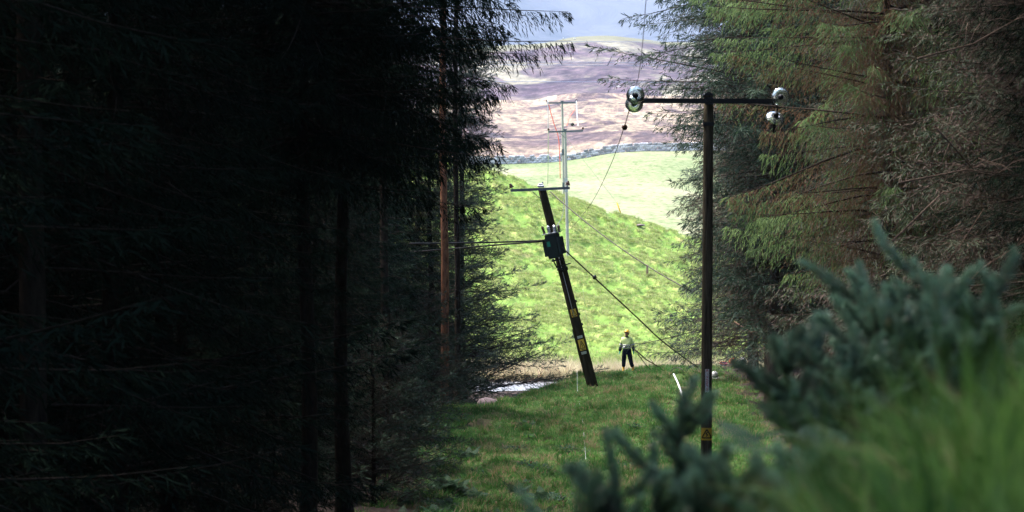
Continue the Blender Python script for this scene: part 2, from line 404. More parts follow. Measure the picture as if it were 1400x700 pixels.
def scatter(name, proto, pts, rots, scl, label=None):
    """one stuff object: geometry nodes put proto on every point"""
    m = bpy.data.meshes.new(name); m.vertices.add(len(pts)); m.vertices.foreach_set('co', np.asarray(pts, dtype=np.float32).ravel())
    a = m.attributes.new('rot', 'FLOAT_VECTOR', 'POINT'); a.data.foreach_set('vector', np.asarray(rots, dtype=np.float32).ravel())
    a = m.attributes.new('scl', 'FLOAT_VECTOR', 'POINT'); a.data.foreach_set('vector', np.asarray(scl, dtype=np.float32).ravel())
    m.update(); o = link(name, m)
    ng = bpy.data.node_groups.new(name, 'GeometryNodeTree')
    ng.interface.new_socket('Geometry', in_out='INPUT', socket_type='NodeSocketGeometry')
    ng.interface.new_socket('Geometry', in_out='OUTPUT', socket_type='NodeSocketGeometry')
    gi = ng.nodes.new('NodeGroupInput'); go = ng.nodes.new('NodeGroupOutput')
    ip = ng.nodes.new('GeometryNodeInstanceOnPoints'); oi = ng.nodes.new('GeometryNodeObjectInfo'); oi.inputs[0].default_value = proto
    ra = ng.nodes.new('GeometryNodeInputNamedAttribute'); ra.data_type = 'FLOAT_VECTOR'; ra.inputs[0].default_value = 'rot'
    sa = ng.nodes.new('GeometryNodeInputNamedAttribute'); sa.data_type = 'FLOAT_VECTOR'; sa.inputs[0].default_value = 'scl'
    L = ng.links.new
    L(gi.outputs[0], ip.inputs['Points']); L(oi.outputs['Geometry'], ip.inputs['Instance'])
    L(ra.outputs[0], ip.inputs['Rotation']); L(sa.outputs[0], ip.inputs['Scale']); L(ip.outputs[0], go.inputs[0])
    md = o.modifiers.new('scatter', 'NODES'); md.node_group = ng
    return tag(o, label, kind='stuff')

def tuft_mesh(name, n, hgt, spread, width, m, rng, lean=.5, dead=.15, lo=0., hi=1.):
    """a tuft of bent grass blades"""
    az = rng.uniform(0, 2 * np.pi, n); rr = spread * np.sqrt(rng.uniform(0, 1, n)); h = hgt * rng.uniform(.5, 1.1, n)
    p = np.stack([rr * np.cos(az), rr * np.sin(az), np.full(n, -.02)], 1)
    a2 = az + rng.normal(0, .8, n); ln = lean * rng.uniform(.2, 1.4, n)
    d = np.stack([np.cos(a2) * ln, np.sin(a2) * ln, np.ones(n)], 1); d = unit(d)
    s = unit(np.cross(d, np.stack([np.cos(a2), np.sin(a2), np.zeros(n)], 1)) + rng.normal(0, .2, (n, 3))) * width * .5
    mid = p + d * h[:, None] * .55; d2 = unit(d + np.stack([np.cos(a2) * .7 * ln, np.sin(a2) * .7 * ln, -.5 * ln], 1)); tip = mid + d2 * h[:, None] * .5
    V = np.stack([p - s, p + s, mid + s * .8, mid - s * .8, tip], 1).reshape(-1, 3)
    i = np.arange(n) * 5
    F = np.concatenate([np.stack([i, i + 1, i + 2, i + 3], 1), np.stack([i + 3, i + 2, i + 4, i + 4], 1)])
    # second faces as quads with a doubled tip are degenerate: split the tip in two
    V2 = V.reshape(n, 5, 3); tip2 = V2[:, 4:5] + s[:, None] * .15
    V = np.concatenate([V2, tip2], 1).reshape(-1, 3); i = np.arange(n) * 6
    F = np.concatenate([np.stack([i, i + 1, i + 2, i + 3], 1), np.stack([i + 3, i + 2, i + 5, i + 4], 1)])
    rnd = np.repeat(rng.uniform(lo, hi, n), 6); dd = np.repeat((rng.uniform(0, 1, n) < dead).astype(float), 6)
    me = np_mesh(name, V, F, {'rnd': rnd, 'dead': dd}, False, [m])
    return bpy.data.objects.new(name, me)     # never linked: only scattered

def scatter_on(name, protos, x, y, s0, s1, rng, label=None, sink=.0, tilt=.15, clump=None, shade_bias=0):
    z = height(x, y) - sink; k = rng.integers(0, len(protos), len(x))
    if clump is not None:      # neighbours share a kind
        f = fbm(x * clump, y * clump, 91, 3) + rng.normal(0, .04, len(x)) + shade_bias * (y - 4.2); k = np.clip(((f - .32) / .36 * len(protos)).astype(int), 0, len(protos) - 1)
    for j, pr in enumerate(protos):
        q = k == j; n = q.sum()
        if n == 0: continue
        rot = np.stack([rng.normal(0, tilt, n), rng.normal(0, tilt, n), rng.uniform(0, 6.28, n)], 1)
        s = rng.uniform(s0, s1, n); sc = np.stack([s, s, s * rng.uniform(.8, 1.2, n)], 1)
        scatter(name, pr, np.stack([x[q], y[q], z[q]], 1), rot, sc, label)

# ------------------------------------------------------------------ trees
def limb_tubes(polys, n=4):
    """polys: list of (pts (k,3), radii (k)) -> one array mesh of n-sided tubes"""
    V = []; F = []; off = 0
    for pts, rad in polys:
        k = len(pts); t = np.gradient(pts, axis=0); t = unit(t)
        up = np.array([0., 0, 1.]) if abs(t[0, 2]) < .9 else np.array([1., 0, 0])
        u = unit(np.cross(t, up)); w = np.cross(t, u); an = np.arange(n) * 2 * np.pi / n
        ring = pts[:, None] + (u[:, None] * np.cos(an)[None, :, None] + w[:, None] * np.sin(an)[None, :, None]) * rad[:, None, None]
        V.append(ring.reshape(-1, 3)); i = np.arange(k - 1)[:, None] * n; j = np.arange(n)[None]
        f = np.stack([i + j, i + (j + 1) % n, i + n + (j + 1) % n, i + n + j], -1).reshape(-1, 4) + off
        F.append(f); off += k * n
    return np.concatenate(V), np.concatenate(F)

def spruce(seed, H, z0, z1, rfun, needles, whorl=.5, nbr=6, droop=.25, hang=.3, lift=.15, dead_in=.35, dead_all=.0,
           step=.10, bl=.11, bw=.018, tw=8, l0=.75, inner=.12, bark='bark', az_gap=None, rough_len=.25, twig_dead=None, trunk_r=.17, br_dead=0, vs=.25):
    """returns meshes (trunk, limbs, crown) of one kind of tree"""
    rng = np.random.default_rng(seed); limbs = []; VV = []; FF = []; RN = []; DD = []; off = 0
    z = z0
    while z < z1:
        L0 = rfun(z)
        if L0 > .1:
            nb = max(3, int(nbr * min(1, .5 + L0 / 3)))
            for k in range(nb):
                az = 2 * np.pi * (k + rng.uniform(-.4, .4)) / nb + z * 2.4; L = L0 * (1 + rng.normal(0, rough_len)); L = max(.3, L)
                zz = z + rng.uniform(-1.1, 1.1) * whorl; hd = np.array([np.cos(az), np.sin(az), 0.]); sd = np.array([-np.sin(az), np.cos(az), 0.])
                dr = droop * rng.uniform(.2, 1.8); lf = lift + rng.normal(0, .13); bend = rng.normal(0, .16); bd = (rng.uniform() < br_dead) * rng.uniform(.3, .8); brr = rng.uniform(0, .75); hg = hang * rng.uniform(.5, 1.35)
                n = max(5, int(L / step)); t = np.linspace(0, 1, n)
                pos = np.array([0, 0, zz]) + hd * (L * t)[:, None] + sd * (bend * L * t * t)[:, None]
                pos[:, 2] += L * (lf * t - dr * 1.8 * t ** 1.6 + dr * .75 * t ** 3)
                tk = np.linspace(0, n - 1, 6).astype(int); limbs.append((pos[tk], np.maximum(.004, (.006 + .0055 * L) * (1 - np.linspace(0, 1, 6) * .9))))
                tan = unit(np.gradient(pos, axis=0))
                keep = t > inner * rng.uniform(.5, 1.5); idx = np.where(keep)[0]
                for s in (-1, 1):
                    m_ = len(idx); tt = t[idx]; ll = (l0 * min(1, L / 2.2) * (1 - tt) ** .55 * np.minimum(1, .35 + tt * 2.0) + .10) * rng.uniform(.6, 1.25, m_)
                    d = tan[idx] * .62 + sd * s * .78 + np.array([0, 0, -1.]) * (hg * rng.uniform(.5, 1.3, m_))[:, None] + rng.normal(0, .12, (m_, 3)) + np.array([0, 0, 1.]) * rng.normal(0, vs, (m_, 1)); d = unit(d)
                    u = (np.arange(tw) + .5) / tw
                    pp = pos[idx][:, None] + d[:, None] * (ll[:, None] * u[None])[..., None]
                    pp[..., 2] -= ll[:, None] * u[None] ** 2 * hang * .8
                    dd = np.repeat(d[:, None], tw, 1).copy(); sgn = np.where(np.arange(tw) % 2 == 0, 1, -1)[None, :, None]
                    dd += sgn * np.cross(d, [0, 0, 1.])[:, None] * .55; dd[..., 2] -= hang * (.5 + u[None] * .6)
                    dd += rng.normal(0, .22, dd.shape)
                    pp = pp.reshape(-1, 3); dd = dd.reshape(-1, 3); q = len(pp)
                    V, F = blades(pp, dd, bl * rng.uniform(.6, 1.35, q), bw * rng.uniform(.6, 1.3, q), rng)
                    VV.append(V); FF.append(F + off); off += len(V)
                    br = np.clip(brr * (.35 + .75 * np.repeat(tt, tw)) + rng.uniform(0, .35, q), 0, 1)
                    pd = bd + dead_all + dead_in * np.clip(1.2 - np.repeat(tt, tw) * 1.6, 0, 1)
                    dv = (rng.uniform(0, 1, q) < pd).astype(float) * rng.uniform(.6, 1, q)
                    RN.append(np.repeat(br, 4)); DD.append(np.repeat(dv, 4))
        z += whorl * rng.uniform(.7, 1.3) * (1 if z < H * .7 else .8)
    TRI.append((needles, len(np.concatenate(FF)) * 2))
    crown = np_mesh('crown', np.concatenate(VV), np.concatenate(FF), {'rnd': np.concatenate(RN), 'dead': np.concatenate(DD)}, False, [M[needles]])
    V, F = limb_tubes(limbs, 4); lm = np_mesh('limbs', V, F, None, True, [M['limb']])
    zz = np.linspace(-.4, H, 14); rad = trunk_r * (1 - np.clip(zz, 0, H) / H) ** .8 + .012 + .09 * np.exp(-np.clip(zz, 0, 9) / .35) * (trunk_r / .17)
    pts = np.stack([.06 * np.sin(zz * .7 + seed), .06 * np.cos(zz * .5 + seed), zz], 1)
    V, F = limb_tubes([(pts, rad)], 10); V += rng.normal(0, .006, V.shape)
    tr = np_mesh('trunk', V, F, None, True, [M[bark]])
    return tr, lm, crown

def place_tree(kind, x, y, rz, s, label, group=None, name='spruce_tree', sz=None, z=None):
    e = empty(name, (x, y, (hz(x, y) - .05) if z is None else z), (0, 0, rz), label, 'tree', group)
    e.scale = (s, s, sz or s)
    for nm, me in zip(('trunk', 'limbs', 'crown'), kind):
        link(nm, me, e)
    return e

TRI = []
def taper(R0, zlo, zhi, pw=.8):
    return lambda z: R0 * max(0, 1 - max(0, z - zlo) / (zhi - zlo)) ** pw
K = {}
K['left_low'] = spruce(1, 17, .3, 15, lambda z: 2.7 * (1 - z / 24), 'needle_mid', whorl=.30, nbr=8, droop=.16, hang=.05, lift=.26, dead_in=.6, l0=.6, step=.12, bl=.17, bw=.026, tw=8, rough_len=.3, vs=.55)
K['left_blue'] = spruce(8, 17, .5, 15.5, lambda z: max(1.35, 4.2 - .47 * z), 'needle_blue', whorl=.27, nbr=9, droop=.20, hang=-.08, lift=.36, dead_in=.45, l0=.7, step=.11, bl=.16, bw=.024, tw=9, rough_len=.22, vs=.5)
K['bushy'] = spruce(11, 5, .1, 4.6, lambda z: 2.0 * (1 - z / 5.4), 'needle_mid', whorl=.26, nbr=8, droop=.10, hang=.0, lift=.35, dead_in=1.0, dead_all=.15, l0=.55, step=.12, bl=.16, bw=.018, tw=8, rough_len=.3, vs=.6, trunk_r=.05)
K['left_high'] = spruce(2, 18, 8.3, 17.5, lambda z: 3.6 * min(1, .7 + (z - 8) / 6) * (1 - max(0, z - 14) / 8), 'needle_dark', whorl=.36, nbr=8, droop=.15, hang=.65, lift=.10, dead_in=.3, step=.095, bl=.16, bw=.023, l0=.75, tw=10, rough_len=.18, vs=.4)
K['dark_full'] = spruce(3, 24, .5, 22.5, lambda z: 3.2 * (1 - z / 26) ** .7, 'needle_dark', whorl=.46, nbr=7, droop=.22, hang=.35, dead_in=.6, step=.13, tw=8, bl=.19, bw=.024)
K['near_dark'] = spruce(10, 17, .5, 15, lambda z: 3.2 * (1 - z / 26) ** .7, 'needle_dark', whorl=.40, nbr=7, droop=.22, hang=.45, dead_in=.8, dead_all=.15, step=.095, tw=8, bl=.13, bw=.012)
K['bright'] = spruce(4, 18, 5.6, 17, lambda z: min(4.3, 2.9 + (z - 5.5) * .22), 'needle_bright', whorl=.62, nbr=8, droop=.20, hang=.8, lift=.16, dead_in=1.0, step=.085, bl=.17, bw=.021, tw=9, l0=.95, dead_all=.03, rough_len=.3, br_dead=.28, inner=.01, bark='bark_mid')
K['brown'] = spruce(5, 18, 2.9, 17, lambda z: 3.7 * (1 - z / 28), 'needle_brown', whorl=.32, nbr=8, droop=.22, hang=.40, dead_in=.95, dead_all=.30, step=.11, bl=.18, bw=.020, tw=8, l0=.8, rough_len=.3, inner=.01, vs=.45, bark='bark_mid')
K['right_low'] = spruce(9, 18, 1.2, 17, lambda z: max(2.1, 4.6 - .75 * z) if z < 9 else 2.1 + (z - 9) * .22, 'needle_blue', whorl=.30, nbr=8, droop=.22, hang=.30, lift=.15, dead_in=1.15, dead_all=.06, step=.11, bl=.17, bw=.020, tw=8, l0=.75, rough_len=.2, vs=.5, bark='bark_mid')
K['right_edge'] = spruce(6, 18, 3.4, 17.5, lambda z: 3.7 * (1 - max(0, z - 9) / 24) * min(1, max(.55, .35 + (z - 6) / 6)), 'needle_mid', whorl=.32, nbr=8, droop=.12, hang=.35, lift=.12, dead_in=.6, step=.11, bl=.17, bw=.026, tw=8, vs=.5, bark='bark_mid')
K['shade_canopy'] = spruce(7, 24, 14.2, 22.5, lambda z: 5.6 * (1 - max(0, z - 15) / 16), 'needle_dark', whorl=.6, nbr=10, droop=.0, hang=.1, lift=.06, dead_in=.3, step=.2, tw=7, bl=.30, bw=.07, l0=1.1, rough_len=.06)  # unseen tree kind, crown set high and wide only to give shade
# scenery trees one by one
rt = random.Random(5)
place_tree(K['left_high'], -3.7, 62, 0.4, 1.0, 'tall dark spruce whose drooping boughs overhang the clearing at the top left of the gap')
place_tree(K['left_high'], -3.9, 54, 2.2, .95, 'dark high-crowned spruce just left of the overhanging boughs, nearer the camera')
place_tree(K['left_blue'], -2.1, 118, 0.3, 1.0, 'blue-grey spruce with a long low bough over the river, left wood')
place_tree(K['left_low'], -3.2, 112, 1.9, .85, 'shorter green spruce at the left edge of the grass by the river bank')
place_tree(K['left_low'], -5.7, 96, 3.9, .95, 'spruce with fine dark-green twigs left of the clearing, nearer than the orange trunk')
gu = 'low shaded spruces along the left wood foot'
for x_, y_, lab in ((-2.75, 97, 'low bushy spruce hiding the foot of the orange trunk'), (-3.5, 86, 'low dark spruce bush left of the grass, nearest but two'), (-3.3, 76, 'low dark spruce bush left of the grass, nearest but one'), (-3.3, 67, 'low dark spruce bush at the near left corner of the grass'), (-5.0, 104, 'low dark spruce bush behind the others at the left wood foot')):
    place_tree(K['bushy'], x_, y_, y_, .9, lab, gu)
gl = 'spruces in the dark left-hand wood'
for x_, y_ in ((-4.7, 117), (-4.1, 123), (-6.0, 122), (-4.4, 110), (-7.6, 125)):
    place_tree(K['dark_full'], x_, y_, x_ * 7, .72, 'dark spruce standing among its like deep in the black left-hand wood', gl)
k = 0
for y in np.arange(17, 126, 6.2):
    for c_, x in enumerate((-6.2, -9.6, -13.2)):
        if y < 28 and c_ == 0: continue
        xx = x + rt.uniform(-.6, .6) + (.6 if y > 60 and c_ == 0 else 0); yy = y + rt.uniform(-1.6, 1.6)
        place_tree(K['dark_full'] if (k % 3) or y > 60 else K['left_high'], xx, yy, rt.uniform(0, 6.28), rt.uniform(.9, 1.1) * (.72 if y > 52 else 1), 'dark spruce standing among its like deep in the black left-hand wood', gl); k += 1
# bare trunks seen between the boughs
def bare_trunk(x, y, r_, m, label, hh=20):
    e = empty('spruce_tree', (x, y, hz(x, y) - .1), (0, 0, 0), label, 'tree')
    zz = np.linspace(0, hh, 26); rng = np.random.default_rng(int(abs(x * 97 + y)))
    pts = np.stack([.05 * np.sin(zz * .4), .03 * np.cos(zz * .6), zz], 1)
    V, F = limb_tubes([(pts, r_ * (1 - zz / hh * .45) + .05 * np.exp(-zz * 2))], 12); V += rng.normal(0, .008, V.shape)
    link('trunk', np_mesh('trunk', V, F, None, True, [m]), e)
    polys = []; 
    for _ in range(70):
        z = rng.uniform(1, hh * .8); a = rng.uniform(0, 6.28); L = rng.uniform(.2, 1.3); t = np.linspace(0, 1, 5)[:, None]
        q = np.array([0, 0, z]) + np.array([math.cos(a), math.sin(a), -.15]) * L * t + rng.normal(0, .03, (5, 3)) * t; polys.append((q, np.linspace(.012, .003, 5)))
    V, F = limb_tubes(polys, 3); tag(link('dead_branches', np_mesh('dead_branches', V, F, None, True, [M['limb']]), e), kind='stuff')
    return e
bare_trunk(P(607, 0, 104).x, 104, .16, M['bark_orange'], 'bare orange-brown spruce trunk, the brightest one at the edge of the left wood')
bare_trunk(P(624, 0, 106).x, 106, .12, M['bark'], 'slim dark spruce trunk just right of the orange-brown trunk')
bare_trunk(P(524, 0, 84).x, 84, .14, M['bark'], 'faint dark trunk in the left wood, well left of the orange-brown one')
# right-hand wood
place_tree(K['right_edge'], 8.9, 97, 1.0, 1.12, 'dark green spruce overhanging the gap from the right, above the near pole crossarm')
place_tree(K['right_low'], 9.8, 116, .5, 1.2, 'spruce of brown twigs and grey-green tips reaching low to the grass beside the worker')
place_tree(K['brown'], 9.4, 104, 2.5, 1.0, 'broad reddish-brown twiggy spruce behind the upper half of the near pole')
place_tree(K['bright'], 9.5, 72, 3.6, 1.0, 'bright green spruce with hanging sprays right of the near pole')
place_tree(K['brown'], 11.3, 80, .2, 1.0, 'brown twiggy spruce filling the hollow behind the bright green boughs')
place_tree(K['brown'], 11.2, 62, 1.2, 1.0, 'rust-brown and green spruce with hanging sprays, right of the brightest boughs')
place_tree(K['near_dark'], 11.2, 53, 4.0, 1.0, 'twiggy brown spruce in half shade at the right of the frame')
gr = 'spruces in the dark right-hand wood'
for y in np.arange(38, 128, 6.0):
    for c_, x in enumerate((13.4, 16.8)):
        xx = x + rt.uniform(-.6, .6); yy = y + rt.uniform(-1.5, 1.5)
        if y > 90: xx -= 1.5
        place_tree(K['dark_full'] if k % 2 else K['brown'], xx, yy, rt.uniform(0, 6.28), rt.uniform(.9, 1.1), 'dark spruce standing among its like in the shaded right-hand wood', gr); k += 1
for y, x in ((30, 9.5), (35, 10.0), (41, 9.5), (48, 10.3), (25, 8.2)):
    place_tree(K['near_dark'], x, y, rt.uniform(0, 6.28), 1.0, 'dark spruce standing among its like in the shaded right-hand wood', gr)
# the rest of the wood round the cutting: a mass nobody could count
def wood(name, mesh, pts):
    pts = np.array(pts); n = len(pts); rng = np.random.default_rng(n)
    pr = bpy.data.objects.new(name + '_tree', mesh)
    s = rng.uniform(.9, 1.12, n) * np.where((pts[:, 1] > 52) & (pts[:, 0] < 0), .66, 1)
    scatter(name, pr, np.stack([pts[:, 0], pts[:, 1], height(pts[:, 0], pts[:, 1])], 1), np.stack([s * 0, s * 0, rng.uniform(0, 6.28, n)], 1), np.stack([s, s, s], 1))
wp = []
for x in np.arange(-62, 62, 3.6):
    for y in np.arange(-34, 128, 3.6):
        xx = x + rt.uniform(-1, 1); yy = y + rt.uniform(-1, 1)
        if (xx > -10 and yy < 7.5 and yy > -9) or (xx > -1.5 and yy < 15): continue
        if yy < -7 or xx < -15.5 or xx > 19.5 or (xx < -6.5 and yy < 15) or (xx > 9.5 and yy < 30): wp.append((xx, yy))
cp0 = [(-5.6, y_) for y_ in (23, 28, 33)] + [(-6.8, 39), (-7.0, 45), (-7.2, 52)] + [(9.6, 24), (9.6, 29), (8.2, 33), (8.4, 38), (8.5, 43), (9.2, 49), (10.8, 55), (12.5, 60)]  # trees added out of view over the cutting to block sky and sun
for nm_, me in (('wood', K['dark_full'][2]), ('wood_trunks', K['dark_full'][0])): wood(nm_, me, wp)
for nm_, me in (('added_shade_crowns', K['shade_canopy'][2]), ('added_shade_trunks', K['shade_canopy'][0])): wood(nm_, me, cp0)

# ------------------------------------------------------------------ grass
def ground_at(px, py, lift=0, d0=66, d1=130):
    """nearest ground point that the photograph shows at px, py"""
    ds = np.linspace(d0, d1, 1300); x = (px - 700) * ds / FPX; z = EYE - (py - 300) * ds / FPX; g = height(x, ds)
    q = np.where(g >= z)[0]
    if len(q) == 0: i_ = int(np.argmin(z - g))
    else: i_ = q[0]
    return Vector((x[i_], ds[i_], g[i_] + lift))
rg = np.random.default_rng(3)
SPOTS = [ground_at(*q) for q in ((977, 517), (996, 500), (1003, 500), (1013, 500), (921, 517), (926, 528), (931, 543), (935, 557), (924, 513), (857, 508.5))]
def clear_of(x, y, ry=3.2, rx=.42):
    k = np.ones(len(x), bool)
    for q in SPOTS: k &= ~((np.abs(x - q.x) < rx) & (y < q.y + .3) & (y > q.y - ry))
    return k
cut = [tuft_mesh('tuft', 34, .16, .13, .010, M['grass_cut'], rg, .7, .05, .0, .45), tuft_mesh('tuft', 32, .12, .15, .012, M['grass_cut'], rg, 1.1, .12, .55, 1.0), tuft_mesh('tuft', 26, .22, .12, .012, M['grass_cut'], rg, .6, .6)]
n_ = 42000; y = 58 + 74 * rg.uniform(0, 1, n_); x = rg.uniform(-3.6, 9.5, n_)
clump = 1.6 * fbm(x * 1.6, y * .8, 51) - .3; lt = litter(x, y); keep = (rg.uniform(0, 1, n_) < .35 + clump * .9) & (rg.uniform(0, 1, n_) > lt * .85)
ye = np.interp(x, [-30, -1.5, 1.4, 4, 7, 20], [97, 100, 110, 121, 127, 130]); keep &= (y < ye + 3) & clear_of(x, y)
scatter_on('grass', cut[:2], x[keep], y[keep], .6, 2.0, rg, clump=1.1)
keep2 = (fbm(x * .9 + .35 * y, y * .5, 53) > .565) & (y < ye + 2) & clear_of(x, y) & (rg.uniform(0, 1, n_) < .38)
scatter_on('dry_grass', cut[2:], x[keep2], y[keep2], .7, 1.3, rg)
hl = [tuft_mesh('tuft', 40, .34, .28, .03, M['grass_hill'], rg, .9, .10), tuft_mesh('tuft', 36, .30, .26, .03, M['grass_hill'], rg, 1.1, .12)]
n_ = 60000; y = rg.uniform(146, 226, n_); x = rg.uniform(-7, 19, n_)
hcl = fbm(x * 1.35 + .4 * y, y * .8, 21, 3); keep = rg.uniform(0, 1, n_) < .05 + np.clip((hcl - .45) * 4.5, 0, .95)
scatter_on('tussock_grass', hl, x[keep], y[keep], .35, .8, rg)
rd = [tuft_mesh('tuft', 46, .95, .25, .022, M['reed'], rg, .5, .2), tuft_mesh('tuft', 46, .75, .3, .022, M['reed'], rg, .75, .35)]
n_ = 5600; y = rg.uniform(142, 157, n_); x = rg.uniform(-8, 18, n_)
fb = fbm(x * .55, y * .3, 55); keep = rg.uniform(0, 1, n_) < 1.35 - .95 * sm(144, 154, y) - 1.4 * fb
scatter_on('dry_reeds', rd, x[keep], y[keep], .35, 1.15, rg)
scatter_on('river_grass', hl, x[~keep], y[~keep], .6, 1.2, rg)
bk = [tuft_mesh('tuft', 44, .30, .09, .006, M['grass_bank'], rg, .7, .0, .0, .15), tuft_mesh('tuft', 40, .26, .11, .007, M['grass_bank'], rg, .9, .05, .2, .6), tuft_mesh('tuft', 44, .36, .09, .0055, M['grass_bank'], rg, .5, .08, .8, 1.1),
      tuft_mesh('tuft', 30, .30, .12, .006, M['grass_bank'], rg, .7, .4, .7, 1.0)]
n_ = 9000; y = 1.2 + 13 * rg.uniform(0, 1, n_); x = rg.uniform(-.6, 4.5, n_); q = fbm(x * 2.2, y * 1.4, 71) > .40; x = x[q]; y = y[q]
zt = height(x, y) + .30; pxx = 700 + x * FPX / y; pyy = 300 - (zt - EYE) * FPX / y     # the tall grass stands on the right-hand shoulder of the bank
keep = (y < 6.8) & (pyy > np.interp(pxx, [900, 1030, 1120, 1195, 1300, 1370, 1700], [900, 700, 600, 500, 405, 362, 310]))
scatter_on('bank_grass', bk, x[keep], y[keep], .5, 1.2, rg, clump=2.6, shade_bias=.10)  # darker tufts chosen toward the camera: shade put into the grass colour
scatter_on('short_grass', bk, x[~keep], y[~keep], .25, .5, rg, clump=1.5)

# ------------------------------------------------------------------ foreground plants
def spear(rng, base, top, rad, step=.006, bl=.03, nper=7):
    """a shoot densely set with spines"""
    base = np.array(base); top = np.array(top); L = np.linalg.norm(top - base); n = max(6, int(L / step)); t = np.linspace(.12, 1, n)
    side = rng.normal(0, .05, 3) * L; pts = base + (top - base) * t[:, None] + side * (np.sin(t * np.pi))[:, None]
    ax = unit(top - base); pp = np.repeat(pts, nper, 0); q = len(pp); r0 = rng.normal(size=(q, 3)); r0 = unit(r0 - ax * (r0 @ ax)[:, None])
    l = bl * rng.uniform(.6, 1.2, q) * np.repeat(np.clip(1.15 - t ** 4 * .6, .3, 1.2), nper)
    return pts, pp, r0 * .8 + ax * rng.uniform(.6, 1.5, q)[:, None], l, rng
def gorse(name, label, x, y, shoots, seed, group=None, mt='gorse', bw=.0042, cat='bush'):
    """shoots: list of (dx, dy, dz) tips relative to the foot; side shoots are added"""
    rng = np.random.default_rng(seed); zf = hz(x, y) - .04; e = empty(name, (x, y, zf), (0, 0, 0), label, cat, group)
    VV = []; FF = []; RN = []; DD = []; off = 0; polys = []
    def one(b0, t0, bl):
        nonlocal off
        pts, pp, d, l, _ = spear(rng, b0, t0, 0, bl=bl, nper=9); V, F = blades(pp, d, l, np.full(len(l), bw), rng)
        VV.append(V); FF.append(F + off); off += len(V); RN.append(np.repeat(np.clip(rng.uniform(-.15, .35) + np.linspace(0, .6, len(pp)) ** 1.3 + rng.uniform(0, .25, len(pp)), 0, 1), 4)); DD.append(np.repeat((rng.uniform(0, 1, len(pp)) < .08).astype(float), 4))  # dark base to pale tip: highlights painted into the shoot colour
        k_ = np.linspace(0, len(pts) - 1, 5).astype(int); q = np.vstack([b0, pts[k_]]); polys.append((q, np.linspace(.006, .002, 6)))
        return pts
    for tip in shoots:
        b0 = rng.normal(0, .04, 3); b0[2] = 0; pts = one(b0, np.array(tip), .046); L = np.linalg.norm(tip)
        for _ in range(int(4 + L * 9)):
            i_ = rng.integers(int(len(pts) * .15), int(len(pts) * .85)); p = pts[i_]; a = rng.uniform(0, 6.28)
            dv = unit(np.array(tip)) * rng.uniform(.5, 1) + np.array([math.cos(a), math.sin(a), .1]) * rng.uniform(.5, .9)
            one(p, p + dv * L * rng.uniform(.15, .32), .042)
    link('foliage', np_mesh('foliage', np.concatenate(VV), np.concatenate(FF), {'rnd': np.concatenate(RN), 'dead': np.concatenate(DD)}, False, [M[mt]]), e)
    V, F = limb_tubes(polys, 4); link('stems', np_mesh('stems', V, F, None, True, [M['limb']]), e)
    return e
def tips(rng, n, r_, h0, h1, lx=0):
    out = []
    for _ in range(n):
        a = rng.uniform(0, 6.28); rr = r_ * math.sqrt(rng.uniform(0, 1)); out.append((rr * math.cos(a) + lx, rr * math.sin(a), rng.uniform(h0, h1)))
    return out
def foot(px, d): return (px - 700) * d / FPX
gb = [  # px of the foot, distance, px y of the top, shoots, spread, label
    (1158, 9.0, 375, 24, .22, 'large blurred blue-green gorse bush in the middle of the right-hand bank'),
    (1195, 9.8, 395, 16, .26, 'blurred gorse bush just right of the largest one'),
    (1290, 10.0, 345, 14, .28, 'blurred gorse bush with tall shoots against the dark wood'),
    (1135, 10.5, 500, 6, .08, 'low gorse shoots left of the largest blurred bush'),
    (1350, 8.0, 365, 10, .22, 'blurred gorse shoots at the right edge above the grass'),
    (1030, 7.2, 630, 13, .13, 'blurred grey-green gorse bush at the bottom below the near pole sign'),
    (985, 6.8, 600, 14, .07, 'small blurred gorse hiding the foot of the near pole'),
    (1090, 6.6, 590, 12, .15, 'blurred gorse bush at the bottom, right of the pole foot'),
    (905, 6.6, 662, 6, .07, 'low blurred gorse shoots at the bottom edge under the sloping grass'),
]
for i_, (px, d, top, ns, sp, lab) in enumerate(gb):
    x = foot(px, d); rng = np.random.default_rng(60 + i_); ztop = EYE - (top - 300) * d / FPX; hh = max(.15, ztop - hz(x, d) + .04)
    gorse('gorse_bush', lab, x, d, tips(rng, int(ns * .8), sp * 1.25, hh * .35, hh), 80 + i_, 'blurred gorse bushes on the near bank')
def lone(px0, d, px1, top, lab, seed):
    x = foot(px0, d); zt = EYE - (top - 300) * d / FPX - hz(x, d) + .04; gorse('gorse_shoot', lab, x, d, [(foot(px1, d) - x, 0, zt)], seed, 'single gorse shoots in front of the grass', cat='shrub')
lone(868, 7.4, 828, 592, 'thick blurred green gorse shoot standing alone at the bottom centre', 101)
lone(944, 8.6, 934, 540, 'thin blurred gorse shoot in front of the foot of the near pole', 102)
lone(840, 6.2, 795, 640, 'blurred grey gorse shoot leaning left at the bottom edge', 103)
lone(905, 7.8, 893, 610, 'small blurred gorse shoot between the two taller ones', 104)
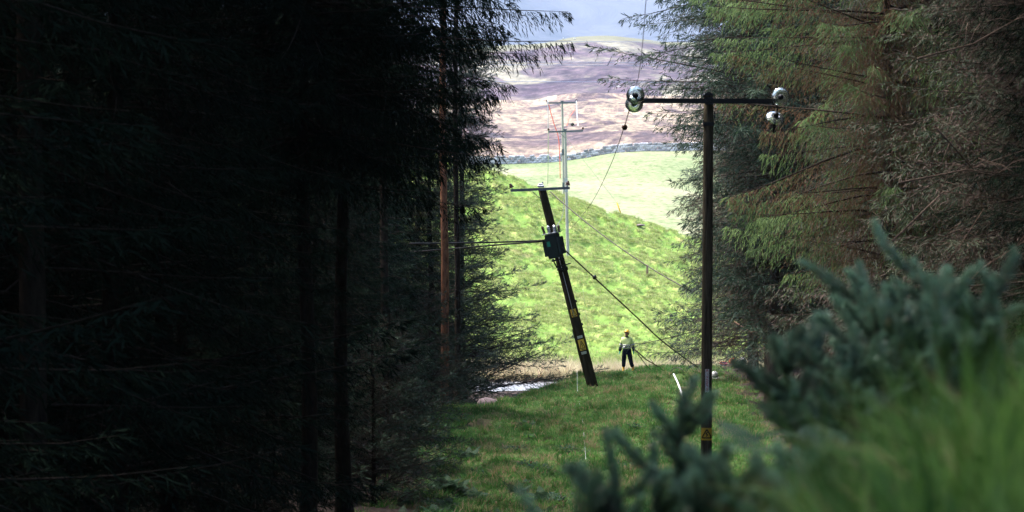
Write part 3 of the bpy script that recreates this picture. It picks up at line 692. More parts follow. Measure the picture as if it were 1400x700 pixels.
# bracken fronds
def frond_mesh(rng, L, m, wid=.34, npin=16, tilt=.5):
    VV = []; FF = []; off = 0; RN = []; t = np.linspace(0, 1, npin + 4); sp = np.stack([L * t, 0 * t, L * (.35 * t - .55 * t * t * tilt * 1.6)], 1)
    for i_ in range(3, npin + 4):
        tt = t[i_]; pl = wid * L * math.sin(min(1, (1 - tt) * 1.15 + .03) * 1.45) * .95
        for s in (-1, 1):
            d = unit(np.array([.45, s, -.12 + rng.normal(0, .06)])); nq = 9; u = (np.arange(nq) + .3) / nq
            p = sp[i_] + d * (pl * u)[:, None]; p[:, 2] -= pl * u * u * .15
            for s2 in (-1, 1):
                dd = np.repeat(d[None], nq, 0) * .5 + np.array([s2 * 1.0, -s2 * .2 * s, -.1]) + rng.normal(0, .1, (nq, 3))
                V, F = blades(p, dd, pl * .24 * (1.1 - u * .8), np.full(nq, .030 * L), rng, up=np.tile(np.array([0, 0, 1.]), (nq, 1)) + rng.normal(0, .25, (nq, 3)))
                VV.append(V); FF.append(F + off); off += len(V); RN.append(np.full(len(V), rng.uniform(0, 1)))
    RN = np.concatenate(RN); return np_mesh('frond', np.concatenate(VV), np.concatenate(FF), {'rnd': RN, 'dead': RN * 0}, False, [m]), sp
def bracken(label, x, y, n, L, m, seed, group, up=.55, az0=0, az1=6.28, zoff=0, stalk=.25, mesh_cache={}):
    rng = np.random.default_rng(seed); e = empty('bracken_plant', (x, y, hz(x, y) - .02 + zoff), (0, 0, 0), label, 'fern', group)
    key = (m.name, round(L, 1))
    if key not in mesh_cache: mesh_cache[key] = [frond_mesh(rng, L, m, tilt=q)[0] for q in (.4, .7)]
    st = MB()
    for i_ in range(n):
        a = az0 + (az1 - az0) * (i_ + rng.uniform(0, .7)) / n; h = stalk * rng.uniform(.6, 1.3)
        st.tube([(0, 0, 0), (math.cos(a) * .05, math.sin(a) * .05, h)], .004, 5)
        link('frond', mesh_cache[key][i_ % 2], e, (math.cos(a) * .05, math.sin(a) * .05, h), (rng.normal(0, .25), -up * rng.uniform(.2, 1.2), a))
    st.build('stalk', M['limb'], e)
    return e
gf = 'blurred bracken on the near bank'
for i_, (px, d, ty, n, L, lab) in enumerate([
    (1145, 8.0, 560, 6, .36, 'blurred pale bracken fronds spreading left from the bank toward the near pole'),
    (1060, 7.2, 640, 6, .34, 'blurred silvery bracken at the bottom right of the near pole')]):
    x = foot(px, d); z = EYE - (ty - 300) * d / FPX - hz(x, d); bracken(lab, x, d, n + 2, L * .68, M['frond'], 200 + i_, gf, up=.5, stalk=max(.08, z - .03))
gd = 'dark ferns at the foot of the left wood'
rf = np.random.default_rng(77)
for i_ in range(34):
    d = rf.uniform(60, 84) if i_ < 14 else rf.uniform(60, 71); x = rf.uniform(-3.2, -1.2) if i_ < 14 else rf.uniform(-2.2, .8)
    bracken('dark fern among its like at the shaded foot of the left wood', x, d, 9, .48, M['fern_dark'], 300 + i_, gd, up=.7, stalk=.10)
# dark leafy weeds scattered on the grass
def weed(label, x, y, r_, seed, group=None):
    rng = np.random.default_rng(seed); n = 90; a = rng.uniform(0, 6.28, n); rr = r_ * np.sqrt(rng.uniform(0, 1, n)); p = np.stack([rr * np.cos(a), rr * np.sin(a), rng.uniform(.02, r_ * .7, n)], 1)
    V, F = blades(p, np.stack([np.cos(a), np.sin(a), rng.uniform(-.2, .9, n)], 1), rng.uniform(.08, .18, n), rng.uniform(.03, .07, n), rng, up=np.tile([0, 0, 1.], (n, 1)))
    o = link('weed', np_mesh('weed', V, F, {'rnd': np.repeat(rng.uniform(0, 1, n), 4), 'dead': np.repeat((rng.uniform(0, 1, n) < .1) * 1., 4)}, False, [M['fern_dark']]), None, (x, y, hz(x, y) - .02))
    return tag(o, label, 'weed', group)
gw = 'dark weeds dotted over the mown grass'
for i_, (px, py) in enumerate([(740, 637), (868, 585), (838, 562), (870, 598), (630, 572), (606, 590), (700, 565), (720, 580), (775, 610), (690, 605), (800, 655), (720, 545), (850, 640), (910, 600)]):
    d = 6.6 * FPX / (py - 300); weed('dark leafy weed clump growing in the shaded grass left of the near pole', foot(px, d), d, rf.uniform(.16, .32), 400 + i_, gw)
for i_ in range(22):
    px, py = rf.uniform(560, 800), rf.uniform(585, 695); d = 6.6 * FPX / (py - 300); weed('dark leafy weed clump growing in the shaded grass left of the near pole', foot(px, d), d, rf.uniform(.15, .34), 500 + i_, gw)
weed('broad dark leafy bush on the grass at the foot of the left wood', foot(632, 93), 93, .55, 450)

exec_rest = True
# ------------------------------------------------------------------ poles
def glass_disc(parent, c, rot, name='insulator', r_=.128):
    """toughened glass cap-and-pin disc with ribs, metal cap and pin; its axis is local z"""
    Mx = rot
    g = MB(); g.lathe([(.045, .03), (.06, .038), (.09, .03), (r_ * .93, .008), (r_, -.012), (r_ * .985, -.024), (r_ * .9, -.012), (r_ * .84, -.03), (r_ * .78, -.012), (r_ * .66, -.034), (r_ * .58, -.01), (r_ * .42, -.03), (.034, -.02)], c, Mx, 32)
    o = g.build(name, M['glass'], parent, True)
    s = MB(); s.lathe([(.001, .10), (.03, .098), (.044, .07), (.05, .03), (.046, .022), (.001, .02)], c, Mx, 16)
    s.lathe([(.001, -.012), (.034, -.014), (.03, -.035), (.016, -.05), (.012, -.09), (.001, -.095)], c, Mx, 12)
    s.build('cap_fitting', M['steel_dark'], o, True)
    return o
def rotx(a): return Matrix.Rotation(a, 3, 'X')
def roty(a): return Matrix.Rotation(a, 3, 'Y')
def warning_plate(parent, c, w, h, yaw_r, tilt=0.0, curve=.13, mini=False):
    """yellow plate bent round the pole, black triangle outline and bolt; built in the pole's own frame, facing -y"""
    def pt(u, v, off):       # u,v in metres on the plate
        a = u / curve; return Vector((math.sin(a) * (curve + off), -math.cos(a) * (curve + off), v))
    def poly(mb, uvs, off):
        mb.add([Vector(c) + pt(u, v, off) for u, v in uvs], [tuple(range(len(uvs)))])
    p = MB(); n = 8
    for i_ in range(n):
        u0 = -w / 2 + w * i_ / n; u1 = u0 + w / n
        p.add([Vector(c) + pt(u, v, o_) for o_ in (.002, .006) for u, v in ((u0, -h / 2), (u1, -h / 2), (u1, h / 2), (u0, h / 2))], [(0, 3, 2, 1), (4, 5, 6, 7), (0, 1, 5, 4), (2, 3, 7, 6)])
    o = p.build('warning_sign', M['yellow'], parent)
    s = MB(); th = .1 * w
    def bar(a_, b_, t_):
        a_ = Vector(a_); b_ = Vector(b_); nrm = Vector((-(b_ - a_).y, (b_ - a_).x)).normalized() * t_ / 2
        k_ = 6
        for i_ in range(k_):
            q0 = a_.lerp(b_, i_ / k_); q1 = a_.lerp(b_, (i_ + 1) / k_)
            s.add([Vector(c) + pt(q.x, q.y, .009) for q in (q0 - nrm, q1 - nrm, q1 + nrm, q0 + nrm)], [(0, 1, 2, 3)])
    A, B, D_ = (-.40 * w, -.30 * h), (.40 * w, -.30 * h), (0, .38 * h)
    bar(A, B, th); bar(B, D_, th); bar(D_, A, th)
    bar((.05 * w, .18 * h), (-.07 * w, .0 * h), th * .8); bar((-.08 * w, .01 * h), (.08 * w, -.04 * h), th * .7); bar((.07 * w, -.03 * h), (-.04 * w, -.2 * h), th * .7)
    if mini: bar((-.3 * w, -.42 * h), (.3 * w, -.42 * h), th)
    s.build('warning_symbol', M['black'], o)
    return o
def wire(name, label, pts, r_, m, cat='cable', group=None, sag=0, n=14, tube_n=6):
    pts = [Vector(p) for p in pts]; out = []
    if len(pts) == 2:
        for i_ in range(n + 1):
            t = i_ / n; q = pts[0].lerp(pts[1], t); q.z -= sag * 4 * t * (1 - t); out.append(q)
    else:
        for i_ in range(len(pts) - 1):
            p0 = pts[max(i_ - 1, 0)]; p1 = pts[i_]; p2 = pts[i_ + 1]; p3 = pts[min(i_ + 2, len(pts) - 1)]
            for j in range(6):
                t = j / 6; out.append(.5 * ((2 * p1) + (p2 - p0) * t + (2 * p0 - 5 * p1 + 4 * p2 - p3) * t * t + (3 * p1 - p0 - 3 * p2 + p3) * t ** 3))
        out.append(pts[-1])
    o = MB().tube(out, r_, tube_n).build(name, m, None, True); return tag(o, label, cat, group)

def wood_pole(length, r0, r1, m, parent, n=16, seed=1):
    rng = np.random.default_rng(seed); zz = np.linspace(0, length, 30); rr = r0 + (r1 - r0) * zz / length
    V, F = limb_tubes([(np.stack([zz * 0, zz * 0, zz], 1), rr)], n)
    fis = 1 + .018 * np.sin(np.arctan2(V[:, 1], V[:, 0]) * 7 + np.sin(V[:, 2]) * .8); V[:, 0] *= fis; V[:, 1] *= fis
    # checks (drying cracks): narrow inward grooves
    th = np.arctan2(V[:, 1], V[:, 0]); gro = np.where(np.abs(th + 1.55) < .2, .955, 1.0); V[:, 0] *= gro; V[:, 1] *= gro
    k_ = len(V) - n; F = np.vstack([F, [[k_ + a_, k_ + a_ + 1, k_ + n - 2 - a_, k_ + n - 1 - a_] for a_ in range(n // 2 - 1)]])
    return link('pole', np_mesh('pole', V, F, None, False, [m]), parent)

# near pole -----------------------------------------------------------------
D1 = 46.0; bx = P(964, 0, D1).x; gz = hz(bx, D1); ztop = P(0, 131, D1).z
ep = empty('power_pole', (bx, D1, gz - .3), (0, R(.35), 0), 'nearest upright dark power pole with glass discs at both crossarm ends', 'power pole', 'wooden power poles of the line')
Lp = ztop - gz + .3
wood_pole(Lp, .096, .079, M['pole_near'], ep)
def loc1(px, py, dy=0): q = P(px, py, D1); return Vector((q.x - bx - .0, dy, q.z - (gz - .3)))
cap = MB(); cap.add([(-.10, -.10, Lp), (.10, -.10, Lp), (.10, .10, Lp), (-.10, .10, Lp), (0, -.10, Lp + .07), (0, .10, Lp + .07)], [(0, 1, 4), (1, 2, 5, 4), (2, 3, 5), (3, 0, 4, 5), (3, 2, 1, 0)])
cap.build('pole_cap', M['steel_dark'], ep)
l = loc1(866, 139.5); r_ = loc1(1056, 137.5)
# rolled steel channel crossarm fixed to the near face
arm = MB(); ym = -.135; za = (l.z + r_.z) / 2
arm.box(((l.x + r_.x) / 2, ym, za), (r_.x - l.x, .012, .075)); arm.box(((l.x + r_.x) / 2, ym + .032, za + .036), (r_.x - l.x, .06, .008)); arm.box(((l.x + r_.x) / 2, ym + .032, za - .036), (r_.x - l.x, .06, .008))
for sx in (-.9, .9, -.35, .35): arm.lathe([(.001, -.02), (.016, -.02), (.016, .0)], (sx, ym, za), rotx(math.pi / 2), 6)
arm.build('crossarm', M['steel_dark'], ep)
br = MB(); br.box((0, ym - .012, za), (.13, .012, .13)); br.tube([(-.03, ym - .05, za), (-.03, .16, za)], .011, 6); br.tube([(.03, ym - .05, za), (.03, .16, za)], .011, 6)
br.build('bracket', M['steel_dark'], ep)
st = MB()                                             # steel bracket piece lower on the pole
st.box((0, -.105, za - .37), (.15, .012, .06)); st.box((-.082, -.03, za - .35), (.012, .14, .09)); st.box((.082, -.03, za - .35), (.012, .14, .09)); st.box((.10, 0, za - .22), (.02, .02, .12))
st.build('clamp', M['steel_dark'], ep)
# insulator strings
axis_cam = rotx(math.pi / 2) @ Matrix.Identity(3)     # local z -> -y (toward the camera)
c1 = loc1(863, 132, -.30); glass_disc(ep, c1, rotx(math.pi / 2 + .10), r_=.148)
c2 = loc1(863.5, 141.5, .24); glass_disc(ep, c2, rotx(math.pi / 2 - .22), r_=.148)
lk = MB(); lk.tube([(c1.x, -.24, c1.z), (l.x, -.1, l.z + .01), (c2.x, .2, c2.z)], .014, 8); lk.build('link_rod', M['steel_dark'], ep, True)
c3 = loc1(1060.5, 133, -.30); glass_disc(ep, c3, rotx(math.pi / 2 + .08), r_=.148)
lk = MB(); lk.tube([(c3.x, -.24, c3.z), (r_.x, -.1, r_.z), (r_.x, .1, r_.z)], .014, 8)
h0 = loc1(1059, 147, 0); h1 = loc1(1056, 160, .06)
lk.tube([(r_.x, 0, r_.z - .02), h0, h1], .012, 8); lk.build('link_rod', M['steel_dark'], ep, True)
glass_disc(ep, h1, rotx(.75) @ roty(.15), r_=.150)
lk = MB(); h2 = loc1(1055, 170, .1); h3 = loc1(1054, 181, .12); lk.tube([h1, h2, h3], [.02, .03, .008], 8); lk.build('line_clamp', M['steel_dark'], ep, True)
# number plate: white strip with red characters, one below another
def rz_(z): return z
zc = P(0, 520, D1).z - (gz - .3); zpl = zc
pl = MB(); r1 = .096 - (.096 - .079) * zpl / Lp
pl.box((-.0, -r1 - .006, zpl), (.062, .006, .37)); plate = pl.build('number_plate', M['white'], ep)
SEG = {'1': ((1, 0, 1, 2),), '2': ((0, 2, 1, 2), (1, 2, 1, 1), (0, 1, 1, 1), (0, 1, 0, 0), (0, 0, 1, 0)), '4': ((0, 2, 0, 1), (0, 1, 1, 1), (1, 0, 1, 2)), '7': ((0, 2, 1, 2), (1, 2, 1, 0)), '0': ((0, 0, 1, 0), (1, 0, 1, 2), (1, 2, 0, 2), (0, 2, 0, 0)), '3': ((0, 2, 1, 2), (0, 1, 1, 1), (0, 0, 1, 0), (1, 0, 1, 2)), 'A': ((0, 0, 0, 2), (0, 2, 1, 2), (1, 0, 1, 2), (0, 1, 1, 1))}
ch = MB()
for i_, g_ in enumerate('A140273'):
    cx, cz = -.014, zpl + .14 - i_ * .050
    for (x0, y0, x1, y1) in SEG[g_]:
        ch.tube([(cx + x0 * .026, -r1 - .0105, cz + y0 * .017), (cx + x1 * .026, -r1 - .0105, cz + y1 * .017)], .0032, 4)
ch.build('lettering', M['red'], plate)
zs = P(0, 593, D1).z - (gz - .3)
warning_plate(ep, (0, 0, zs), .195, .20, 0, curve=.096 - (.096 - .079) * zs / Lp + .004)

# leaning pole ----------------------------------------------------------------
D2 = 108.0; b2 = P(812, 527, D2); t2 = P(741, 259, D2); b2.z = hz(b2.x, D2)
v2 = (t2 - b2); L2 = v2.length; lean = math.atan2(v2.x, v2.z)
e2 = empty('power_pole', b2 - v2.normalized() * .4, (0, lean, 0), 'dark pole leaning left on the grass mound with a transformer on it', 'power pole', 'wooden power poles of the line')
wood_pole(L2 + .4, .215, .150, M['pole_lean'], e2, seed=2)
Rinv = Matrix.Rotation(-lean, 3, 'Y'); o2 = b2 - v2.normalized() * .4
def loc2(px, py, dy=0): q = P(px, py, D2) - o2; q = Rinv @ q; return Vector((q.x, dy, q.z))
pole_r = lambda z: .215 - .065 * z / (L2 + .4)
a_ = loc2(698, 260.5, -.2); b_ = loc2(779, 257, -.2)
dirn = (b_ - a_).normalized(); ang = math.atan2(-dirn.z, dirn.x); Mr = roty(ang)
ar = MB(); ar.box((a_ + b_) / 2, ((b_ - a_).length, .012, .10), Mr); ar.box((a_ + b_) / 2 + Vector((0, .04, .046)), ((b_ - a_).length, .08, .01), Mr); ar.box((a_ + b_) / 2 + Vector((0, .04, -.046)), ((b_ - a_).length, .08, .01), Mr)
ar.build('crossarm', M['steel_grey'], e2)
cp = MB(); cc = loc2(739.5, 254.5, 0); cp.box(cc, (.26, .26, .10), Mr, .03); cp.box(cc + Mr @ Vector((.0, 0, .08)), (.18, .2, .06), Mr, .02); cp.box(cc + Mr @ Vector((.07, -.05, .13)), (.05, .05, .06), Mr); cp.build('pole_cap', M['alu'], e2)
bs = MB(); bs.tube([loc2(728, 262, -.2), loc2(738, 271, -.19)], .014, 6); bs.build('crossarm_brace', M['steel_grey'], e2)
def pin_insulator(parent, foot_, up, m=None, s=1.0):
    up = up.normalized(); q = Vector((0, 0, 1)).rotation_difference(up).to_matrix()
    i_ = MB(); i_.lathe([(.001, .27), (.035, .265), (.05, .24), (.04, .22), (.075, .195), (.08, .175), (.05, .16), (.095, .13), (.10, .105), (.04, .095), (.001, .095)] if s == 1 else [(r * s, z * s) for r, z in [(.001, .27), (.05, .24), (.04, .22), (.08, .18), (.05, .16), (.10, .11), (.001, .095)]], foot_, q, 14)
    o = i_.build('insulator', m or M['porcelain'], parent, True)
    s_ = MB(); s_.tube([foot_, foot_ + up * .11 * s], .018 * s, 6); s_.build('pin', M['steel_grey'], o); return o
pin_insulator(e2, loc2(701, 260, -.16), Mr @ Vector((-.35, 0, 1))); pin_insulator(e2, loc2(776, 257, -.16), Mr @ Vector((.1, 0, 1)))
# transformer: tank with cooling fins, lid, bushings, bracket
tc = loc2(757, 336, -.52)
tk_rot = Matrix.Rotation(-lean * .25, 3, 'Y') @ Matrix.Rotation(R(-24), 3, 'Z')
tank = MB(); tank.box(tc, (.44, .44, .92), tk_rot, .03); tko = tank.build('transformer_tank', M['tank'], e2)
fins = []
for s_ in (-1, 1):
    for i_ in range(6):
        f_ = MB(); f_.box(tc + tk_rot @ Vector((s_ * .30, -.2 + i_ * .08, -.02)), (.10, .014, .66), tk_rot); f_.build('cooling_fin', M['tank'], tko)
lid = MB(); lid.box(tc + tk_rot @ Vector((0, 0, .485)), (.56, .54, .04), tk_rot, .008); lid.build('lid', M['steel_grey'], tko)
gl_ = MB(); gl_.box(tc + tk_rot @ Vector((-.10, -.236, .10)), (.13, .008, .20), tk_rot); gl_.build('green_label', M['tank_green'], tko)
for i_, (ux, uy, hgt, mm) in enumerate([(-.22, -.14, .26, 'porcelain'), (.0, -.18, .24, 'alu'), (.20, -.12, .22, 'alu'), (-.15, .14, .20, 'alu'), (.08, .12, .22, 'alu'), (.24, .16, .2, 'porcelain')]):
    q_ = Vector((0, 0, 1)).rotation_difference(tk_rot @ Vector((ux * .6, uy * .6, 1)).normalized()).to_matrix()
    bu = MB(); pr = []
    hgt *= 1.2
    for j in range(4): pr += [(.04, hgt * j / 4), (.07, hgt * (j + .3) / 4), (.04, hgt * (j + .6) / 4)]
    bu.lathe([(.04, 0)] + pr + [(.02, hgt), (.001, hgt + .02)], tc + tk_rot @ Vector((ux, uy, .505)), q_, 10); bu.build('bushing', M[mm], tko, True)
bk_ = MB(); zb_ = tc.z - .50
bk_.box((tc.x - .16, -.42, zb_), (.06, .75, .06)); bk_.box((tc.x + .20, -.42, zb_), (.06, .75, .06)); bk_.box((tc.x + .02, -.62, zb_ - .04), (.5, .05, .05)); bk_.box((tc.x + .02, -.3, zb_ - .04), (.5, .05, .05))
bk_.tube([(tc.x - .16, -.74, zb_ - .03), (tc.x - .1, -.7, zb_ - .30), (tc.x + .10, -.22, zb_ - .52)], .03, 6); bk_.tube([(tc.x - .1, -.7, zb_ - .30), (tc.x + .45, -.2, zb_ - .3)], .025, 6)
bk_.tube([(tc.x + .2, -.7, zb_ - .02), (tc.x + .28, -.18, zb_ - .5)], .03, 6); bk_.box((0, 0, zb_ - .42), (.42, .40, .06))
cl_ = MB(); cl_.box((0, 0, tc.z + .25), (.40, .39, .06)); cl_.build('pole_collar', M['steel_dark'], e2)
bk_.build('bracket', M['steel_dark'], e2)
gd_ = MB(); zz1 = loc2(786, 432).z
cb = MB(); cb.tube([(-.02, -pole_r(z) - .012 if z > zz1 else -pole_r(z) - .02, z) for z in np.linspace(zz1, tc.z - .4, 8)], .014, 6); cb.build('earth_cable', M['wire_pale'], e2, True)
gs = MB(); gs.box((-.19, -.06, 2.05), (.05, .12, 1.7), None, .01); gs.build('cable_guard', M['pole_lean'], e2)
zA = loc2(787, 427).z; zB = loc2(800, 470).z
warning_plate(e2, (0, 0, zA), .22, .30, 0, curve=pole_r(zA) + .004, mini=True); warning_plate(e2, (0, 0, zB), .24, .42, 0, curve=pole_r(zB) + .004, mini=True)
for dz in (.31, -.31):
    tg = MB(); tg.box((0, -pole_r(zB) - .012, zB + dz), (.20, .01, .10)); tg.build('identity_tag', M['alu'], e2)
for z in (3.0, 3.4, 3.9):
    sp_ = MB(); sp_.box((pole_r(z) + .02, 0, z), (.05, .05, .10)); sp_.build('step_bolt', M['steel_dark'], e2)

# far poles ---------------------------------------------------------------------
def far_pole(pxb, pyb, D, pxt, pyt, ax0, ay0, ax1, ay1, label, sign=None, gs=None):
    b_ = P(pxb, pyb, D); b_.z = hz(b_.x, D) - .1; t_ = P(pxt, pyt, D); v = t_ - b_; e = empty('power_pole', b_, (0, math.atan2(v.x, v.z), 0), label, 'power pole', 'wooden power poles of the line')
    wood_pole(v.length, .115, .09, M['pole_grey'], e, 12, 3)
    an = math.atan2(v.x, v.z); Ri = Matrix.Rotation(-an, 3, 'Y')
    lc = lambda px, py, dy=0: (lambda q: Vector((q.x, dy, q.z)))(Ri @ (P(px, py, D) - b_))
    A_, B_ = lc(ax0, ay0, -.16), lc(ax1, ay1, -.16); an2 = math.atan2(-(B_ - A_).z, (B_ - A_).x)
    m_ = MB(); m_.box((A_ + B_) / 2, ((B_ - A_).length, .08, .12), roty(an2)); m_.build('crossarm', M['steel_grey'], e)
    m_ = MB(); m_.box((0, 0, v.length + .04), (.26, .26, .08)); m_.tube([lc(ax0 + 14, ay0 + .5, -.2), lc(pxt, ay0 + 8, -.15)], .02, 5); m_.build('pole_cap', M['steel_grey'], e)
    for q in (A_, B_): pin_insulator(e, q, Vector((0, 0, 1)), None, 1.05)
    return e, lc, b_
fp1, lc1, fb1 = far_pole(776.5, 362, 200, 772.5, 178, 750, 180.5, 797, 179, 'pale pole on the green hillside, its top bar the lower of the two far ones')
for zz in (4.9, 5.6): pin = MB(); pin.box((0, -.14, zz), (.22, .02, .3)); pin.build('identity_tag', M['alu'], fp1)
fp2, lc2_, fb2 = far_pole(772, 300, 231, 768.5, 139, 748, 141, 788, 140.5, 'farthest pale pole, rising from behind the crest, its top bar the higher')
for zz in (6.3, 3.6): pin = MB(); pin.box((0, -.14, zz), (.24, .02, .5)); pin.build('identity_tag', M['steel_grey'], fp2)

# wires -------------------------------------------------------------------------
wire('power_line', 'dark line running up from the near pole left disc', [P(866, 125, 45.6), P(879, 55, 34), Vector((.9, 14, 11.2)), Vector((.4, -4, 12.5))], .004, M['wire'])
wire('power_line', 'slack dark line with a small ball falling from the left glass disc', [P(862, 143, 46.4), P(852, 178, 56), P(832, 232, 75), P(805, 283, 100), P(776, 317, 140), P(772, 318, 190)], .008, M['wire'])
m_ = MB(); m_.lathe([(.001, -.06), (.04, -.045), (.058, 0), (.04, .045), (.001, .06)], P(854, 174, 55), None, 12); tag(m_.build('line_marker', M['porcelain'], None, True), 'small dark ball on the slack line below the left glass disc', 'line marker')
wire('power_line', 'thin dark line running down right from the leaning pole top to behind the near pole', [P(752, 262, 107.6), P(945, 398, 101)], .02, M['wire'], sag=.25)
wire('power_line', 'black line with a ball sloping from the transformer down to the right', [P(768, 338, 107.2), P(813, 380, 108), P(874, 437, 110), P(905, 466, 112), P(953, 502, 116)], .027, M['wire'])
m_ = MB(); m_.lathe([(.001, -.09), (.06, -.07), (.085, 0), (.06, .07), (.001, .09)], P(813, 379, 108), None, 12); tag(m_.build('line_marker', M['black'], None, True), 'black ball on the line sloping down from the transformer', 'line marker')
wire('service_cable', 'upper of two black cables running left from the transformer into the trees', [P(744, 329, 107.3), P(560, 333, 104)], .035, M['black'], sag=.02)
wire('service_cable', 'lower of two black cables running left from the transformer, dipping into the trees', [P(744, 330, 107.4), P(690, 334, 106), P(560, 345, 104)], .030, M['wire'])
wire('slack_cable', 'pale thin cable hanging down from the left end of the farthest crossarm', [P(749, 136, 230), P(749.5, 190, 230), P(749, 252, 232)], .035, M['wire_pale'])
wire('slack_cable', 'pale thin cable hanging between the right ends of the two far crossarms', [P(788, 138, 230), P(789, 158, 218), P(790.5, 172, 208)], .035, M['wire_pale'])
wire('red_rope', 'red rope hanging from the left arm of the farthest pole down to its trunk', [P(750, 143, 230), P(757, 168, 229.6), P(764, 192, 229.4), P(766, 244, 229)], .035, M['rope_red'], 'rope')
wire('red_rope', 'short red rope on the right side between the two far crossarms', [P(786, 150, 230), P(779, 160, 220), P(775, 172, 210)], .03, M['rope_red'], 'rope')
m_ = MB(); m_.lathe([(.001, -.13), (.1, -.09), (.14, 0), (.1, .09), (.001, .13)], P(782.5, 170, 210), None, 12); tag(m_.build('line_marker', M['black'], None, True), 'dark ball between the two far crossarms', 'line marker')
wire('slack_cable', 'dark thin cable curling down the farthest pole below its second bar', [P(770, 258, 229), P(770, 290, 199), P(763, 306, 150), P(758, 313, 108)], .018, M['wire'])
wire('stay_wire', 'pale thread of wire hanging beside the leaning pole in front of the hillside', [P(797, 395, 112), P(801, 428, 112), P(808, 478, 113)], .005, M['wire_pale'])
wire('stay_wire', 'pale thin wire running over the grass from left of the leaning pole to the bottom', [P(789, 506, 108), P(790, 540, 105.0), P(796, 570, 94), P(801, 628, 78.5)], .0045, M['wire_pale'])
for i_, (yy, d) in enumerate(((57, 1300), (85, 1150), (89, 1150), (112, 1000))):
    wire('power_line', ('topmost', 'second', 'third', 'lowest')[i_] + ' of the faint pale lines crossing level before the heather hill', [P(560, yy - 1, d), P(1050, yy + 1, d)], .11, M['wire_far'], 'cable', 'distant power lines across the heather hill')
# yellow stay guard
eS = empty('stay_guard', P(851, 294, 222), (0, 0, 0), 'yellow slanting stay guard standing on the crest of the green hillside', 'stay guard')
m_ = MB(); A_ = P(843.5, 277, 222) - eS.location; m_.tube([(0, 0, -.25), A_], .055, 8); m_.build('guard', M['yellow'], eS, True)
m_ = MB(); B_ = P(771, 185, 201) - eS.location; m_.tube([A_, B_], .012, 5); m_.build('wire', M['wire_pale'], eS)

# ------------------------------------------------------------------ loose things on the mound
q0 = [ground_at(px, py, .16) for px, py in ((921, 517), (926, 528), (931, 543), (935, 557))]
wire('white_pipe', 'bent white plastic pipe lying on the grass left of the near pole', q0, .035, M['white'], 'pipe', tube_n=8)
g0 = ground_at(915, 512, 0); g1 = ground_at(934, 513, 0)
wire('wire_loop', 'dark loop of wire arching out of the grass behind the white pipe', [g0, g0.lerp(g1, .25) + Vector((0, 0, .22)), g0.lerp(g1, .6) + Vector((0, 0, .3)), g0.lerp(g1, .95) + Vector((0, 0, .2)), g1], .016, M['wire'], 'wire')
# helmet on the grass
hp = ground_at(977, 517); eh = empty('hard_hat', hp + Vector((0, 0, .02)), (R(12), R(-8), R(20)), 'white hard hat with a black band lying on the grass right of the near pole', 'hard hat')
m_ = MB(); m_.lathe([(.17, .02), (.15, .035), (.145, .10), (.13, .18), (.09, .24), (.04, .27), (.001, .275)], (0, 0, 0), None, 20); m_.build('shell', M['white'], eh, True)
m_ = MB(); m_.lathe([(.148, .04), (.152, .05), (.150, .085), (.146, .09)], (0, 0, 0), None, 20); m_.build('band', M['black'], eh, True)
m_ = MB(); m_.box((0, -.17, .03), (.2, .12, .012), rotx(.15), .004); m_.build('peak', M['white'], eh)
# kit beyond
kp = ground_at(1003, 500)
ec = empty('chainsaw', kp + Vector((-.05, 0, .05)), (0, 0, R(15)), 'orange and black chainsaw lying on the grass under the right-hand boughs', 'chainsaw')
m_ = MB(); m_.box((0, 0, .12), (.30, .20, .20), None, .04); m_.box((.02, 0, .24), (.2, .16, .08), None, .03); m_.build('body', M['orange'], ec)
m_ = MB(); m_.tube([(-.14, 0, .08), (-.3, 0, .10), (-.32, 0, .22), (-.12, 0, .24)], .022, 6); m_.tube([(.05, -.12, .2), (.06, -.12, .32), (.06, .12, .32), (.05, .12, .2)], .018, 6); m_.build('handle', M['black'], ec, True)
m_ = MB(); m_.box((.40, 0, .10), (.50, .012, .09), None, .004); m_.build('guide_bar', M['alu'], ec)
ek = empty('tool_bag', kp + Vector((.42, .12, 0)), (0, 0, R(-10)), 'dark tool bag with a pale top beside the chainsaw', 'bag')
m_ = MB(); m_.box((0, 0, .13), (.36, .24, .26), None, .06); m_.build('body', M['black'], ek)
m_ = MB(); m_.lathe([(.11, 0), (.105, .06), (.06, .11), (.001, .12)], (.0, -.05, .24), None, 14); m_.build('lid', M['white'], ek, True)
m_ = MB(); m_.tube([(-.14, 0, .24), (-.08, 0, .36), (.08, 0, .36), (.14, 0, .24)], .012, 6); m_.build('handle', M['navy'], ek, True)
er = empty('rope_coil', kp + Vector((-.46, -.02, .03)), (R(20), 0, 0), 'blue coil of rope left of the chainsaw', 'rope')
for j in range(3):
    m_ = MB(); m_.tube([(math.cos(t) * (.13 + .02 * j), math.sin(t) * .13, .03 * j + .02) for t in np.linspace(0, 6.28, 18)], .016, 6); m_.build('rope_turn', M['blue' if j < 2 else 'red'], er, True)
